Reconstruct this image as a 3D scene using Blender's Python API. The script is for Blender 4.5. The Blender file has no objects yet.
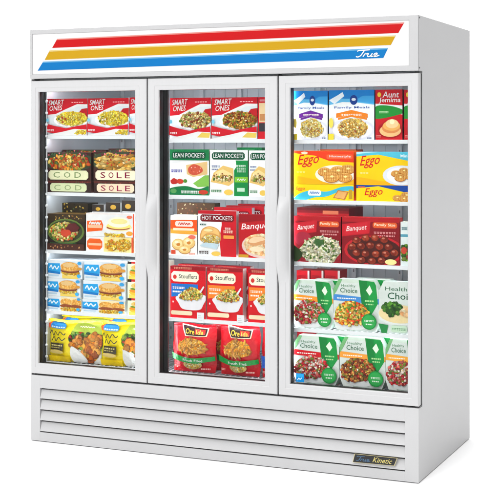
import bpy, bmesh, math, random
from mathutils import Vector, Matrix
random.seed(7)
sc = bpy.context.scene
C = sc.collection
PI = math.pi

# ------------------------------------------------------------------ camera
F_ = 1282.0
R_ = (.9163, .4003); FW = (-.4003, .9163); CP = (1.533, -5.309, 1.4786)
def at(px, py, y=0.0):
    """photo pixel (500 wide) -> (x, z) on the vertical plane at depth y"""
    u = (px-250)/F_
    t = (y-CP[1])/(u*R_[1]+FW[1])
    return CP[0]+t*(u*R_[0]+FW[0]), CP[2]-(py-137)/F_*t
cam = bpy.data.objects.new('camera', bpy.data.cameras.new('camera'))
C.objects.link(cam); sc.camera = cam
cam.location = CP
cam.rotation_euler = (PI/2, 0, math.atan2(.4003, .9163))
cam.data.lens = 36*F_/500; cam.data.sensor_width = 36
cam.data.shift_y = -113/500
cam.data.clip_end = 500; cam.data.clip_start = .05

# --------------------------------------------------------------- materials
def lin(c):
    c = c/255.0
    return c/12.92 if c <= .04045 else ((c+.055)/1.055)**2.4
def S(r, g, b): return (lin(r), lin(g), lin(b), 1)
MATS = {}; FCOLS = {}
def mat(name, rgb, rough=.4, metal=0, spec=.5, var=.0, vscale=20, bump=0, bscale=60, emit=0, stretch=None):
    if name in MATS: return MATS[name]
    m = bpy.data.materials.new(name); m.use_nodes = True
    nt = m.node_tree; b = nt.nodes['Principled BSDF']
    col = S(*rgb)
    b.inputs['Base Color'].default_value = col
    b.inputs['Roughness'].default_value = rough
    b.inputs['Metallic'].default_value = metal
    b.inputs['Specular IOR Level'].default_value = spec
    tc = nt.nodes.new('ShaderNodeTexCoord')
    src = tc.outputs['Object']
    if stretch:
        mp = nt.nodes.new('ShaderNodeMapping'); mp.inputs['Scale'].default_value = stretch
        nt.links.new(src, mp.inputs[0]); src = mp.outputs[0]
    if var:
        n = nt.nodes.new('ShaderNodeTexNoise'); n.inputs['Scale'].default_value = vscale; n.inputs['Detail'].default_value = 4
        nt.links.new(src, n.inputs['Vector'])
        r = nt.nodes.new('ShaderNodeMapRange'); r.inputs['From Min'].default_value = .3; r.inputs['From Max'].default_value = .7
        r.inputs['To Min'].default_value = 1-var; r.inputs['To Max'].default_value = 1.0
        nt.links.new(n.outputs['Fac'], r.inputs['Value'])
        mx = nt.nodes.new('ShaderNodeMix'); mx.data_type = 'RGBA'; mx.blend_type = 'MULTIPLY'; mx.inputs['Factor'].default_value = 1
        mx.inputs['A'].default_value = col
        nt.links.new(r.outputs['Result'], mx.inputs['B'])
        nt.links.new(mx.outputs['Result'], b.inputs['Base Color'])
        r2 = nt.nodes.new('ShaderNodeMapRange'); r2.inputs['To Min'].default_value = rough*.85; r2.inputs['To Max'].default_value = min(1, rough*1.2)
        nt.links.new(n.outputs['Fac'], r2.inputs['Value']); nt.links.new(r2.outputs['Result'], b.inputs['Roughness'])
    if bump:
        n = nt.nodes.new('ShaderNodeTexNoise'); n.inputs['Scale'].default_value = bscale; n.inputs['Detail'].default_value = 3
        nt.links.new(src, n.inputs['Vector'])
        bp = nt.nodes.new('ShaderNodeBump'); bp.inputs['Strength'].default_value = bump; bp.inputs['Distance'].default_value = .01
        nt.links.new(n.outputs['Fac'], bp.inputs['Height']); nt.links.new(bp.outputs['Normal'], b.inputs['Normal'])
    if emit:
        b.inputs['Emission Color'].default_value = col
        b.inputs['Emission Strength'].default_value = emit
    MATS[name] = m
    return m
def ink(rgb):                                    # printed ink on card
    return mat('ink_%d_%d_%d' % rgb, rgb, .42, var=.13, vscale=16, spec=.12)
def film(rgb):                                   # printed ink on a glossy plastic bag
    return mat('film_%d_%d_%d' % rgb, rgb, .27, var=.10, vscale=18, spec=.32, bump=.6, bscale=26)
def food(name, cols, scale=90, shade=.45, bumpy=0, stretch=(1, 1, 1)):
    """printed food photograph: chunks of several colours"""
    k = 'food_'+name
    if k in MATS: return MATS[k]
    m = bpy.data.materials.new(k); m.use_nodes = True; FCOLS[k] = [tuple(max(4, min(250, (sum(c)/3+(q-sum(c)/3)*1.2)*.93)) for q in c) for c in cols]
    nt = m.node_tree; b = nt.nodes['Principled BSDF']; b.inputs['Roughness'].default_value = .4; b.inputs['Specular IOR Level'].default_value = .12
    scale *= .8
    tc = nt.nodes.new('ShaderNodeTexCoord')
    mp = nt.nodes.new('ShaderNodeMapping'); mp.inputs['Scale'].default_value = stretch
    nt.links.new(tc.outputs['Object'], mp.inputs[0])
    wn = nt.nodes.new('ShaderNodeTexNoise'); wn.inputs['Scale'].default_value = scale*.6
    nt.links.new(mp.outputs[0], wn.inputs['Vector'])
    ad = nt.nodes.new('ShaderNodeMix'); ad.data_type = 'RGBA'; ad.blend_type = 'LINEAR_LIGHT'; ad.inputs['Factor'].default_value = .012
    nt.links.new(mp.outputs[0], ad.inputs['A']); nt.links.new(wn.outputs['Color'], ad.inputs['B'])
    v = nt.nodes.new('ShaderNodeTexVoronoi'); v.inputs['Scale'].default_value = scale
    nt.links.new(ad.outputs['Result'], v.inputs['Vector'])
    cr = nt.nodes.new('ShaderNodeValToRGB'); cr.color_ramp.interpolation = 'CONSTANT'
    el = cr.color_ramp.elements
    for i, c in enumerate(cols):
        g = sum(c)/3; c = tuple(max(4, min(252, (g+(q-g)*1.32)*1.07)) for q in c)
        e = el[0] if i == 0 else (el[1] if i == 1 else el.new(i/len(cols)))
        e.position = i/len(cols); e.color = S(*c)
    sp = nt.nodes.new('ShaderNodeSeparateColor'); nt.links.new(v.outputs['Color'], sp.inputs[0])
    nt.links.new(sp.outputs[0], cr.inputs[0])
    # the printed picture's own light and dark within each chunk
    mr = nt.nodes.new('ShaderNodeMapRange'); mr.inputs['From Min'].default_value = .1; mr.inputs['From Max'].default_value = .75
    mr.inputs['To Min'].default_value = 1.12; mr.inputs['To Max'].default_value = 1-shade
    nt.links.new(v.outputs['Distance'], mr.inputs['Value'])
    n2 = nt.nodes.new('ShaderNodeTexNoise'); n2.inputs['Scale'].default_value = scale*3; nt.links.new(mp.outputs[0], n2.inputs['Vector'])
    mr2 = nt.nodes.new('ShaderNodeMapRange'); mr2.inputs['From Min'].default_value = .35; mr2.inputs['From Max'].default_value = .65
    mr2.inputs['To Min'].default_value = .78; mr2.inputs['To Max'].default_value = 1.1; nt.links.new(n2.outputs['Fac'], mr2.inputs['Value'])
    mu = nt.nodes.new('ShaderNodeMath'); mu.operation = 'MULTIPLY'
    nt.links.new(mr.outputs['Result'], mu.inputs[0]); nt.links.new(mr2.outputs['Result'], mu.inputs[1])
    mx = nt.nodes.new('ShaderNodeMix'); mx.data_type = 'RGBA'; mx.blend_type = 'MULTIPLY'; mx.inputs['Factor'].default_value = 1
    nt.links.new(cr.outputs['Color'], mx.inputs['A']); nt.links.new(mu.outputs[0], mx.inputs['B'])
    nt.links.new(mx.outputs['Result'], b.inputs['Base Color'])
    MATS[k] = m
    return m

W_, G_, BK = (232, 232, 232), (22, 140, 60), (28, 24, 24)
RED, DRED = (206, 16, 36), (140, 14, 24)
white_steel = mat('white_painted_steel', (190, 190, 191), .36, var=.02, vscale=9, bump=.03, bscale=220)
white_frame = mat('white_door_aluminium', (192, 192, 193), .33, var=.02, vscale=6, stretch=(20, 20, 1), bump=.02, bscale=180)
rail_mat = mat('white_coated_wire', (225, 228, 231), .4, var=.03)
gasket = mat('black_gasket_rubber', (26, 26, 27), .5, var=.2, vscale=30)
mull_m = mat('dark_grey_mullion', (36, 36, 38), .3, metal=.3, var=.15, vscale=12, stretch=(30, 30, 1))
liner = mat('pale_grey_liner', (214, 220, 224), .45, var=.05, vscale=8)
dark = mat('dark_vent_interior', (150, 150, 152), .7, var=.2)

# ------------------------------------------------------------ mesh helpers
def bmobj(name, bm, mats, parent=None, loc=None):
    me = bpy.data.meshes.new(name); bm.to_mesh(me); bm.free()
    for m in (mats if isinstance(mats, (list, tuple)) else [mats]): me.materials.append(m)
    o = bpy.data.objects.new(name, me); C.objects.link(o)
    if parent: o.parent = parent
    if loc: o.location = loc
    return o
def bx(bm, x0, x1, y0, y1, z0, z1, mi=0):
    vs = [bm.verts.new(p) for p in ((x0,y0,z0),(x1,y0,z0),(x1,y1,z0),(x0,y1,z0),(x0,y0,z1),(x1,y0,z1),(x1,y1,z1),(x0,y1,z1))]
    for f in ((0,1,5,4),(1,2,6,5),(2,3,7,6),(3,0,4,7),(4,5,6,7),(3,2,1,0)):
        bm.faces.new([vs[i] for i in f]).material_index = mi
def bevel(o, w=.003, seg=2):
    m = o.modifiers.new('bevel', 'BEVEL'); m.width = w; m.segments = seg; m.limit_method = 'ANGLE'; m.angle_limit = .6
    for p in o.data.polygons: p.use_smooth = True
    m2 = o.modifiers.new('wn', 'WEIGHTED_NORMAL'); m2.keep_sharp = True
    return o
def ring(bm, outer, inner, prof, mi=0):
    """outer/inner = (x0,x1,z0,z1); prof = list of (t, y) closed loop"""
    L = []
    for t, y in prof:
        q = [outer[i]+(inner[i]-outer[i])*t for i in range(4)]
        L.append([bm.verts.new(p) for p in ((q[0],y,q[2]),(q[1],y,q[2]),(q[1],y,q[3]),(q[0],y,q[3]))])
    n = len(L)
    for a in range(n):
        b = (a+1) % n
        for i in range(4):
            j = (i+1) % 4
            bm.faces.new([L[a][i], L[b][i], L[b][j], L[a][j]]).material_index = mi
def empty(name, loc=(0,0,0)):
    o = bpy.data.objects.new(name, None); C.objects.link(o); o.location = loc; o.empty_display_size = .1
    return o
def tag(o, label=None, cat=None, group=None, kind=None):
    if label: o['label'] = label
    if cat: o['category'] = cat
    if group: o['group'] = group
    if kind: o['kind'] = kind
    return o

# ------------------------------------------------------------ text outlines
_tx = {}
def text_mesh(s):
    if s in _tx: return _tx[s]
    cu = bpy.data.curves.new('t', 'FONT'); cu.body = s; cu.resolution_u = 2; cu.offset = .007
    ob = bpy.data.objects.new('t', cu); C.objects.link(ob)
    bpy.context.view_layer.update()
    dg = bpy.context.evaluated_depsgraph_get()
    me = bpy.data.meshes.new_from_object(ob.evaluated_get(dg))
    vs = [(v.co.x, v.co.y) for v in me.vertices]; fs = [list(p.vertices) for p in me.polygons]
    bpy.data.objects.remove(ob); bpy.data.curves.remove(cu); bpy.data.meshes.remove(me)
    x0 = min(v[0] for v in vs); x1 = max(v[0] for v in vs); y0 = min(v[1] for v in vs); y1 = max(v[1] for v in vs)
    vs = [((a-x0)/(x1-x0), (b-y0)/(y1-y0)) for a, b in vs]
    _tx[s] = (vs, fs)
    return _tx[s]

def smooth(pts, k=5, closed=True):
    out = []; n = len(pts)
    for i in range(n if closed else n-1):
        if closed: p0, p1, p2, p3 = pts[i-1], pts[i], pts[(i+1) % n], pts[(i+2) % n]
        else: p0, p1, p2, p3 = pts[max(i-1, 0)], pts[i], pts[i+1], pts[min(i+2, n-1)]
        for j in range(k):
            t = j/k
            out.append(tuple(.5*((2*p1[c])+(-p0[c]+p2[c])*t+(2*p0[c]-5*p1[c]+4*p2[c]-p3[c])*t*t+(-p0[c]+3*p1[c]-3*p2[c]+p3[c])*t**3) for c in (0, 1)))
    if not closed: out.append(pts[-1])
    return out
def clip(poly, cp):
    """clip polygon by convex counter-clockwise polygon cp"""
    for i in range(len(cp)):
        a, b = cp[i], cp[(i+1) % len(cp)]
        def side(p): return (b[0]-a[0])*(p[1]-a[1])-(b[1]-a[1])*(p[0]-a[0])
        out = []
        for j in range(len(poly)):
            p, q = poly[j-1], poly[j]
            sp, sq = side(p), side(q)
            if (sp >= 0) != (sq >= 0):
                t = sp/(sp-sq); out.append((p[0]+(q[0]-p[0])*t, p[1]+(q[1]-p[1])*t))
            if sq >= 0: out.append(q)
        poly = out
        if len(poly) < 3: return []
    return poly
PILE = {}; PSTEP = .000010
FULL = [(0,0),(1,0),(1,1),(0,1)]
class Art:
    """flat printed design in unit coordinates"""
    def __init__(s, inkf=ink, shape=FULL, asp=1.0): s.L = []; s.ink = inkf; s.shape = shape; s.asp = asp; s.umax = 1; s.w = .2
    def m(s, c): return s.ink(c) if isinstance(c, tuple) else c
    def poly(s, pts, c, curved=False):
        if curved: pts = smooth(pts)
        p = clip(list(pts), s.shape)
        if len(p) >= 3:
            m = s.m(c); s.L.append(([p], m))
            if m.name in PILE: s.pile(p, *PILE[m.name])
        return s
    def pile(s, p, r, el, cols, flat=0):
        """printed pieces of food, overlapping from back to front"""
        us = [q[0] for q in p]; vs = [q[1] for q in p]; u0, u1, v0, v1 = min(us), max(us), min(vs), max(vs)
        r *= .8; ru = r/s.w; rv = ru*s.asp
        def inside(x, y):
            k = False
            for i in range(len(p)):
                (xa, ya), (xb, yb) = p[i-1], p[i]
                if (ya > y) != (yb > y) and x < (xb-xa)*(y-ya)/(yb-ya)+xa: k = not k
            return k
        n = int((u1-u0)*(v1-v0)/(ru*rv)*1.0)
        C_ = sorted([(random.uniform(u0, u1), random.uniform(v0, v1)) for _ in range(min(n, 230))], key=lambda q: -q[1]+random.uniform(0, rv))
        out = []
        def q16(c): return tuple(int(min(250, max(6, round(x/14)*14))) for x in c)
        for x, y in C_:
            if not inside(x, y): continue
            c = random.choice(cols); ro = random.uniform(-.5, .5) if flat else random.uniform(0, PI); e = random.uniform(.7, 1.15)
            k = random.uniform(.72, 1.08); c = [z*k for z in c]
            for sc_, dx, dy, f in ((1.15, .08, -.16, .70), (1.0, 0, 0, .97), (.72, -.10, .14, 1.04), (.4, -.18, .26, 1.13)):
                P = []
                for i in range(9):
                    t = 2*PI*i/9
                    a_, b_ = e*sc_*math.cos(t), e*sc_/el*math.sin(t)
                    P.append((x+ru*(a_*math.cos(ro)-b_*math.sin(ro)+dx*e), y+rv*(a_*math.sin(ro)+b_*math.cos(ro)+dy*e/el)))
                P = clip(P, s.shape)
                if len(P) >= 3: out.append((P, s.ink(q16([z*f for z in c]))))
        s.L.append(('pile', out))

    def rect(s, u0, v0, u1, v1, c):
        if v1-v0 < .062 and u1-u0 > .09 and not (u0 <= 0 and u1 >= 1) and u1-u0 < .75:    # a line of small print
            G = []; u = u0
            while u < u1-.01:
                l = random.uniform(.022, .05); e = min(u1, u+l)
                if v1-v0 > .034:
                    m_ = (v0+v1)/2; G.append([(u,m_+.004),(e,m_+.004),(e,v1),(u,v1)]); G.append([(u+.004,v0),(e,v0),(e,m_-.006),(u+.004,m_-.006)])
                else: G.append([(u,v0),(e,v0),(e,v1),(u,v1)])
                u = e+.012
            s.L.append(([q for q in (clip(g, s.shape) for g in G) if len(q) >= 3], s.m(c))); return s
        return s.poly([(u0,v0),(u1,v0),(u1,v1),(u0,v1)], c)
    def ell(s, u, v, ru, rv, c, n=20, wob=0, rot=0):
        p = []
        for i in range(n):
            a = 2*PI*i/n; k = 1+wob*random.uniform(-1, 1)
            x, y = ru*k*math.cos(a), rv*k*math.sin(a)
            p.append((u+x*math.cos(rot)-y*math.sin(rot), v+x*math.sin(rot)+y*math.cos(rot)))
        return s.poly(p, c)
    def rrect(s, u0, v0, u1, v1, c, skew=0):
        d = (v1-v0)*.25; e = d/s.asp
        return s.poly([(u0+e,v0),(u1-e,v0),(u1,v0+d),(u1+skew,v1-d),(u1-e+skew,v1),(u0+e+skew,v1),(u0+skew,v1-d),(u0,v0+d)], c)
    def text(s, t, u0, v0, u1, v1, c, sh=0, rise=0):
        vs, fs = text_mesh(t)
        V = [(u0+a*(u1-u0)+b*sh*(v1-v0)/s.asp, v0+b*(v1-v0)+a*rise) for a, b in vs]
        s.L.append(((V, fs), s.m(c))); return s
    def chips(s, u, v, ru, rv, n, size, cols, elong=1.6):
        done = []; groups = {}
        for _ in range(n*12):
            if len(done) >= n: break
            a, r = random.uniform(0, 2*PI), math.sqrt(random.random())
            x, y = u+ru*r*math.cos(a), v+rv*r*math.sin(a)
            if any(abs(x-p)*1.0 < size*1.7 and abs(y-q) < size*1.7*s.asp for p, q in done): continue
            done.append((x, y)); c = random.choice(cols); ro = random.uniform(0, PI)
            e = size*random.uniform(.6, 1); P = []
            for i in range(8):
                t = 2*PI*i/8; k = random.uniform(.8, 1.1)
                dx, dy = e*k*math.cos(t), e*k/elong*math.sin(t)
                P.append((x+dx*math.cos(ro)-dy*math.sin(ro), y+(dx*math.sin(ro)+dy*math.cos(ro))*s.asp))
            P = clip(P, s.shape)
            if len(P) >= 3: groups.setdefault(c, []).append(P)
        for c, g in groups.items(): s.L.append((g, s.m(c)))
        return s
    def stroke(s, pts, w, c):
        pts = smooth(pts, 5, False); A = []; B = []
        for i, p in enumerate(pts):
            q0, q1 = pts[max(i-1, 0)], pts[min(i+1, len(pts)-1)]
            dx, dy = (q1[0]-q0[0]), (q1[1]-q0[1])/s.asp
            l = math.hypot(dx, dy) or 1
            A.append((p[0]-dy/l*w, p[1]+dx/l*w*s.asp)); B.append((p[0]+dy/l*w, p[1]-dx/l*w*s.asp))
        s.L.append(([[A[i], A[i+1], B[i+1], B[i]] for i in range(len(A)-1)], s.m(c))); return s
    def build(s, bm, mats, w, h, step, x0=0, z0=0, y0=0):
        ex = 0.0
        for k, (g, m) in enumerate(s.L):
            if g == 'pile':
                for i, (p, mm) in enumerate(m):
                    if mm not in mats: mats.append(mm)
                    yy = y0-step*(k+.6)-ex-i*PSTEP
                    bm.faces.new([bm.verts.new((x0+a*w, yy, z0+b*h)) for a, b in p]).material_index = mats.index(mm)
                ex += len(m)*PSTEP
                continue
            if m not in mats: mats.append(m)
            mi = mats.index(m); y = y0-step*(k+1)-ex
            if isinstance(g, tuple):
                V = [bm.verts.new((x0+min(a, s.umax)*w, y, z0+b*h)) for a, b in g[0]]
                for f in g[1]:
                    try: fc = bm.faces.new([V[i] for i in f]); fc.material_index = mi
                    except ValueError: pass
            else:
                for p in g:
                    fc = bm.faces.new([bm.verts.new((x0+a*w, y, z0+b*h)) for a, b in p]); fc.material_index = mi

# =================================================================== SETTING
bm = bmesh.new()
bmesh.ops.create_circle(bm, cap_ends=True, radius=90, segments=64)
fl = bmobj('floor', bm, mat('white_studio_floor', (247, 247, 247), .75, var=.01, vscale=.6), loc=(0, 0, -.004))
tag(fl, kind='structure')

# =================================================================== FREEZER
W, D, H = 1.955, .896, 2.0
fz = empty('display_freezer', (0, 0, 0))
tag(fz, 'tall white three door glass front freezer with red, yellow and blue stripes on its header', 'freezer')

# cabinet ---------------------------------------------------------------
def side_prof(bm, x0, x1):
    P = [(0,0),(D,0),(D,H),(0,H),(0,1.762),(.056,1.762),(.056,.318),(0,.318)]
    a = [bm.verts.new((x0, y, z)) for y, z in P]; b = [bm.verts.new((x1, y, z)) for y, z in P]
    bm.faces.new(a); bm.faces.new(b[::-1])
    for i in range(len(P)):
        j = (i+1) % len(P); bm.faces.new([a[i], b[i], b[j], a[j]])
bm = bmesh.new()
side_prof(bm, -.035, 0)
bmesh.ops.recalc_face_normals(bm, faces=bm.faces)
bmobj('side_panel', bm, white_steel, fz)
bm = bmesh.new(); side_prof(bm, -W, -W+.035)
bmesh.ops.recalc_face_normals(bm, faces=bm.faces)
bmobj('side_panel', bm, white_steel, fz)
bm = bmesh.new()
bx(bm, -W+.036, -.036, .002, D-.01, 1.7635, H-.001)       # header body
bevel(bmobj('header_housing', bm, white_steel, fz), .003)
bm = bmesh.new()
bx(bm, -W+.036, -.036, D-.05, D-.004, .03, 1.76)
bmobj('back_panel', bm, white_steel, fz)
# liner
bm = bmesh.new()
xl, xr, yb = -W+.036, -.036, D-.07
bx(bm, xl, xr, yb, yb+.018, .345, 1.745)
bx(bm, xl, xl+.006, .06, yb-.001, .345, 1.745)
bx(bm, xr-.006, xr, .06, yb-.001, .345, 1.745)
bx(bm, xl, xr, .06, yb-.001, .322, .3445)
bx(bm, xl, xr, .06, yb-.001, 1.7455, 1.7625)
for i in range(1, 30):
    x = xl+i*(xr-xl)/30; bx(bm, x-.004, x+.004, yb-.005, yb-.0005, .35, 1.74)
bmobj('liner', bm, liner, fz)
bm = bmesh.new()
for x in (-1.90, -1.60, -1.42, -1.20, -.98, -.76, -.57, -.33, -.08):
    bx(bm, x-.011, x+.011, yb-.019, yb-.006, .36, 1.73)
    for i in range(26): bx(bm, x-.003, x+.003, yb-.0205, yb-.0192, .40+i*.05, .415+i*.05, 1)
bmobj('shelf_standard', bm, [rail_mat, dark], fz)

# mullions, black front surround, light strips
for xa, xb in ((-1.376, -1.2325), (-.700, -.598)):
    bm = bmesh.new()
    bx(bm, xa, xb, .0575, .067, .345, 1.745)
    for t in (.12, .88): 
        xc = xa+(xb-xa)*t; bx(bm, xc-.004, xc+.004, .0535, .0573, .35, 1.74)
    bevel(bmobj('mullion', bm, mull_m, fz), .0015)
led = mat('white_led_tube', (240, 247, 255), .4, emit=42.0)
for x in (-1.362, -1.262, -.690, -.610):
    bm = bmesh.new()
    bmesh.ops.create_cone(bm, cap_ends=True, radius1=.0035, radius2=.0035, depth=1.32, segments=10)
    o = bmobj('light_tube', bm, led, fz, (x, .0722, 1.04))
    for p in o.data.polygons: p.use_smooth = True
bm = bmesh.new()
ring(bm, (-W+.006, -.006, .323, 1.7575), (-W+.037, -.037, .345, 1.742), [(0,.0558),(0,.0568),(1,.0568),(1,.0558)])
bmobj('seal', bm, gasket, fz)

bm = bmesh.new()
bx(bm, -1.9145, -1.9105, .0565, .078, .346, 1.741)
bmobj('jamb', bm, gasket, fz)
# header sign -------------------------------------------------------------
frame_grey = mat('pale_grey_sign_frame', (180, 180, 181), .35, var=.03, vscale=8)
sign_w = mat('backlit_white_sign', (203, 203, 203), .3, var=.005, emit=.16)
bm = bmesh.new()
ring(bm, (-W, 0, 1.762, 2.0), (-1.941, -.0425, 1.784, 1.979), [(0,.0015),(0,-.004),(.03,-.006),(.9,-.006),(1,-.003),(1,.0015)])
sf = bmobj('sign_frame', bm, frame_grey, fz)
mats = [sign_w]
bm = bmesh.new()
bx(bm, -1.9405, -.043, -.0022, .0015, 1.7845, 1.9785)
sp = bmobj('sign_panel', bm, mats, fz)
def quad_part(name, pts, m, parent, y=-.0034):
    bm = bmesh.new()
    a = [bm.verts.new((x, y, z)) for x, z in pts]; b = [bm.verts.new((x, y+.001, z)) for x, z in pts]
    bm.faces.new(a); bm.faces.new(b[::-1])
    for i in range(len(pts)):
        j = (i+1) % len(pts); bm.faces.new([a[i], b[i], b[j], a[j]])
    return bmobj(name, bm, m, parent)
st = [((57.5,39),(404.5,22.5),(398.5,33),(52.5,48), (176,16,20), (196,120,112), 'red stripe'),
      ((50,50.5),(396,35.5),(391,45),(45,60), (178,138,20), (196,176,112), 'yellow stripe'),
      ((43.5,61.7),(388.3,48),(383.5,58),(38,70.7), (8,104,166), (92,150,186), 'blue stripe')]
for a, b, c, d, col, edge, nm in st:
    P = [at(*q) for q in (a, b, c, d)]
    m1 = mat('sign_'+nm.replace(' ', '_'), col, .35, var=.03, vscale=4, emit=.12, spec=.12)
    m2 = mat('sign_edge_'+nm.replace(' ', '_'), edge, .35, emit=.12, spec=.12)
    s1 = quad_part('stripe', P, m1, sp); s1['label'] = 'slanted '+nm+' across the white header'
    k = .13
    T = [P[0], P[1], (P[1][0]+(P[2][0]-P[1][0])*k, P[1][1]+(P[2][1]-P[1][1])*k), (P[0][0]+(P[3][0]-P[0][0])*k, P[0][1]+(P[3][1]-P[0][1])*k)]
    quad_part('stripe_pale_edge', T, m2, sp, -.0038)  # paler band along the stripe's top edge
# hand-drawn "True" script
def true_script(a, c, w=.018, u0=.0, u1=1.0, v0=.0, v1=1.0):
    def q(L): return [(u0+(u1-u0)*(x+.12*y), v0+(v1-v0)*y) for x, y in L]
    a.stroke(q([(.02,.80),(.06,.93),(.2,.95),(.40,.97),(.52,1.0)]), w, c)            # T bar
    a.stroke(q([(.30,.96),(.27,.6),(.22,.2),(.12,.04),(.04,.12)]), w, c)             # T stem
    a.stroke(q([(.34,.06),(.37,.35),(.40,.52),(.43,.42),(.50,.52)]), w, c)           # r
    a.stroke(q([(.53,.5),(.51,.2),(.56,.05),(.64,.15),(.68,.5)]), w, c)              # u
    a.stroke(q([(.68,.5),(.66,.15),(.70,.05),(.76,.12)]), w, c)
    a.stroke(q([(.76,.12),(.88,.32),(.87,.5),(.79,.45),(.77,.2),(.84,.03),(.95,.14),(1.0,.22)]), w, c)  # e
a = Art(asp=3.2); true_script(a, W_, .022)
x0, z0 = at(355, 57.4); x1, z1 = at(379, 49.5)
bm = bmesh.new(); ms = []
a.build(bm, ms, x1-x0, (z1-z0)*1.0, .00003, x0, z0, -.0045)
bmobj('lettering', bm, ms, sp)
# screws on the header's side
for (y, z) in ((.012, 1.99), (.012, 1.775)):
    bm = bmesh.new(); bmesh.ops.create_uvsphere(bm, u_segments=10, v_segments=6, radius=.0042)
    bmesh.ops.scale(bm, vec=(.5, 1, 1), verts=bm.verts)
    bmobj('screw', bm, mat('zinc_screw', (120, 120, 122), .4, metal=.6), fz, (.001, y, z))

# base grille --------------------------------------------------------------
gx0, gx1 = -1.902, -.0600
slots = [.2545, .2045, .1515, .0985, .0455]
bm = bmesh.new()
bx(bm, -W+.035, gx0, .0, .05, .0, .3175); bx(bm, gx1, -.035, .0, .05, .0, .3175)
bx(bm, gx0+.0002, gx1-.0002, .0, .05, .2575, .3175)
bx(bm, gx0+.0002, gx1-.0002, .0, .05, .0, .0425)
base = bmobj('base_panel', bm, white_steel, fz)
bm = bmesh.new()
bx(bm, gx0, gx1, .040, .05, .0425, .2575)
bmobj('vent_backing', bm, dark, base)
for i in range(4):
    zt, zb = slots[i]-.0045, slots[i+1]+.0025
    P = [(-.001, zb), (.013, zt-.001), (.034, zt-.001), (.034, zt-.004), (.015, zt-.005), (.006, zb+.004), (.006, zb)]
    bm = bmesh.new()
    a_ = [bm.verts.new((gx0+.0005, y, z)) for y, z in P]; b_ = [bm.verts.new((gx1-.0005, y, z)) for y, z in P]
    bm.faces.new(a_); bm.faces.new(b_[::-1])
    for k in range(len(P)):
        j = (k+1) % len(P); bm.faces.new([a_[k], b_[k], b_[j], a_[j]])
    bmesh.ops.recalc_face_normals(bm, faces=bm.faces)
    bevel(bmobj('louvre_slat', bm, white_steel, base), .0012)
# nameplate
pl = [at(355,453.2), at(398,457.6), at(395,465.6), at(353,461.8)]
npl = quad_part('nameplate', pl, mat('gold_plate_rim', (198, 186, 140), .3, metal=.4), fz, -.0075)
inn = [(p[0]+(sum(q[0] for q in pl)/4-p[0])*.03, p[1]+(sum(q[1] for q in pl)/4-p[1])*.10) for p in pl]
blk = quad_part('plate_face', inn, mat('black_nameplate', (18, 18, 20), .25), npl, -.0085)
a = Art(asp=3.0); true_script(a, (84, 112, 140), .010, .05, .40, .22, .78)
bm = bmesh.new(); ms = []
xa, za = pl[3][0], (pl[2][1]+pl[3][1])/2
a.text('Kinetic', .46, .25, .90, .82, (214, 198, 120), sh=.25)
a.build(bm, ms, pl[2][0]-pl[3][0], (pl[0][1]-pl[3][1]), .00004, xa+.004, za-.001, -.0089)
bmobj('lettering', bm, ms, npl)

# doors ---------------------------------------------------------------------
glass = bpy.data.materials.new('clear_door_glass'); glass.use_nodes = True
nt = glass.node_tree; nt.nodes.clear()
out = nt.nodes.new('ShaderNodeOutputMaterial'); tr = nt.nodes.new('ShaderNodeBsdfTransparent'); gl = nt.nodes.new('ShaderNodeBsdfGlossy')
tr.inputs[0].default_value = (.985, .992, .99, 1); gl.inputs['Roughness'].default_value = .02
fr = nt.nodes.new('ShaderNodeFresnel'); fr.inputs['IOR'].default_value = 1.14
ms_ = nt.nodes.new('ShaderNodeMixShader')
nt.links.new(fr.outputs[0], ms_.inputs[0]); nt.links.new(tr.outputs[0], ms_.inputs[1]); nt.links.new(gl.outputs[0], ms_.inputs[2]); nt.links.new(ms_.outputs[0], out.inputs[0])

doors = [((-1.9545,-1.3165), (-1.913,-1.378), 'left'), ((-1.3095,-.6540), (-1.252,-.7145), 'mid'), ((-.6470,-.0005), (-.593,-.049), 'right')]
Z0, Z1 = .3255, 1.7525; IZ0, IZ1 = .377, 1.698
def handle(parent, xa, xb):
    """the door's stile bowing forward into a grip"""
    bm = bmesh.new(); zc, hl = 1.02, .215
    n, m = 40, 10; G = []
    for i in range(n+1):
        z = zc-hl+2*hl*i/n; t = abs(z-zc)/hl
        f = 1-max(0, (t-.42)/.58); f = f*f*(3-2*f)
        row = []
        for j in range(m+1):
            s = j/m; g = math.cos(s*PI/2)**.7 if s < 1 else 0
            if j == 0: g = .93
            row.append(bm.verts.new((xa+(xb-xa)*s, .0025-.032*f*g, z)))
        G.append(row)
    side = [bm.verts.new((xa, .004, zc-hl+2*hl*i/n)) for i in range(n+1)]
    for i in range(n):
        for j in range(m): bm.faces.new([G[i][j], G[i][j+1], G[i+1][j+1], G[i+1][j]])
        bm.faces.new([side[i], G[i][0], G[i+1][0], side[i+1]])
    o = bmobj('handle', bm, white_frame, parent)
    for p in o.data.polygons: p.use_smooth = True
    o.modifiers.new('es', 'EDGE_SPLIT').split_angle = .9
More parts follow.
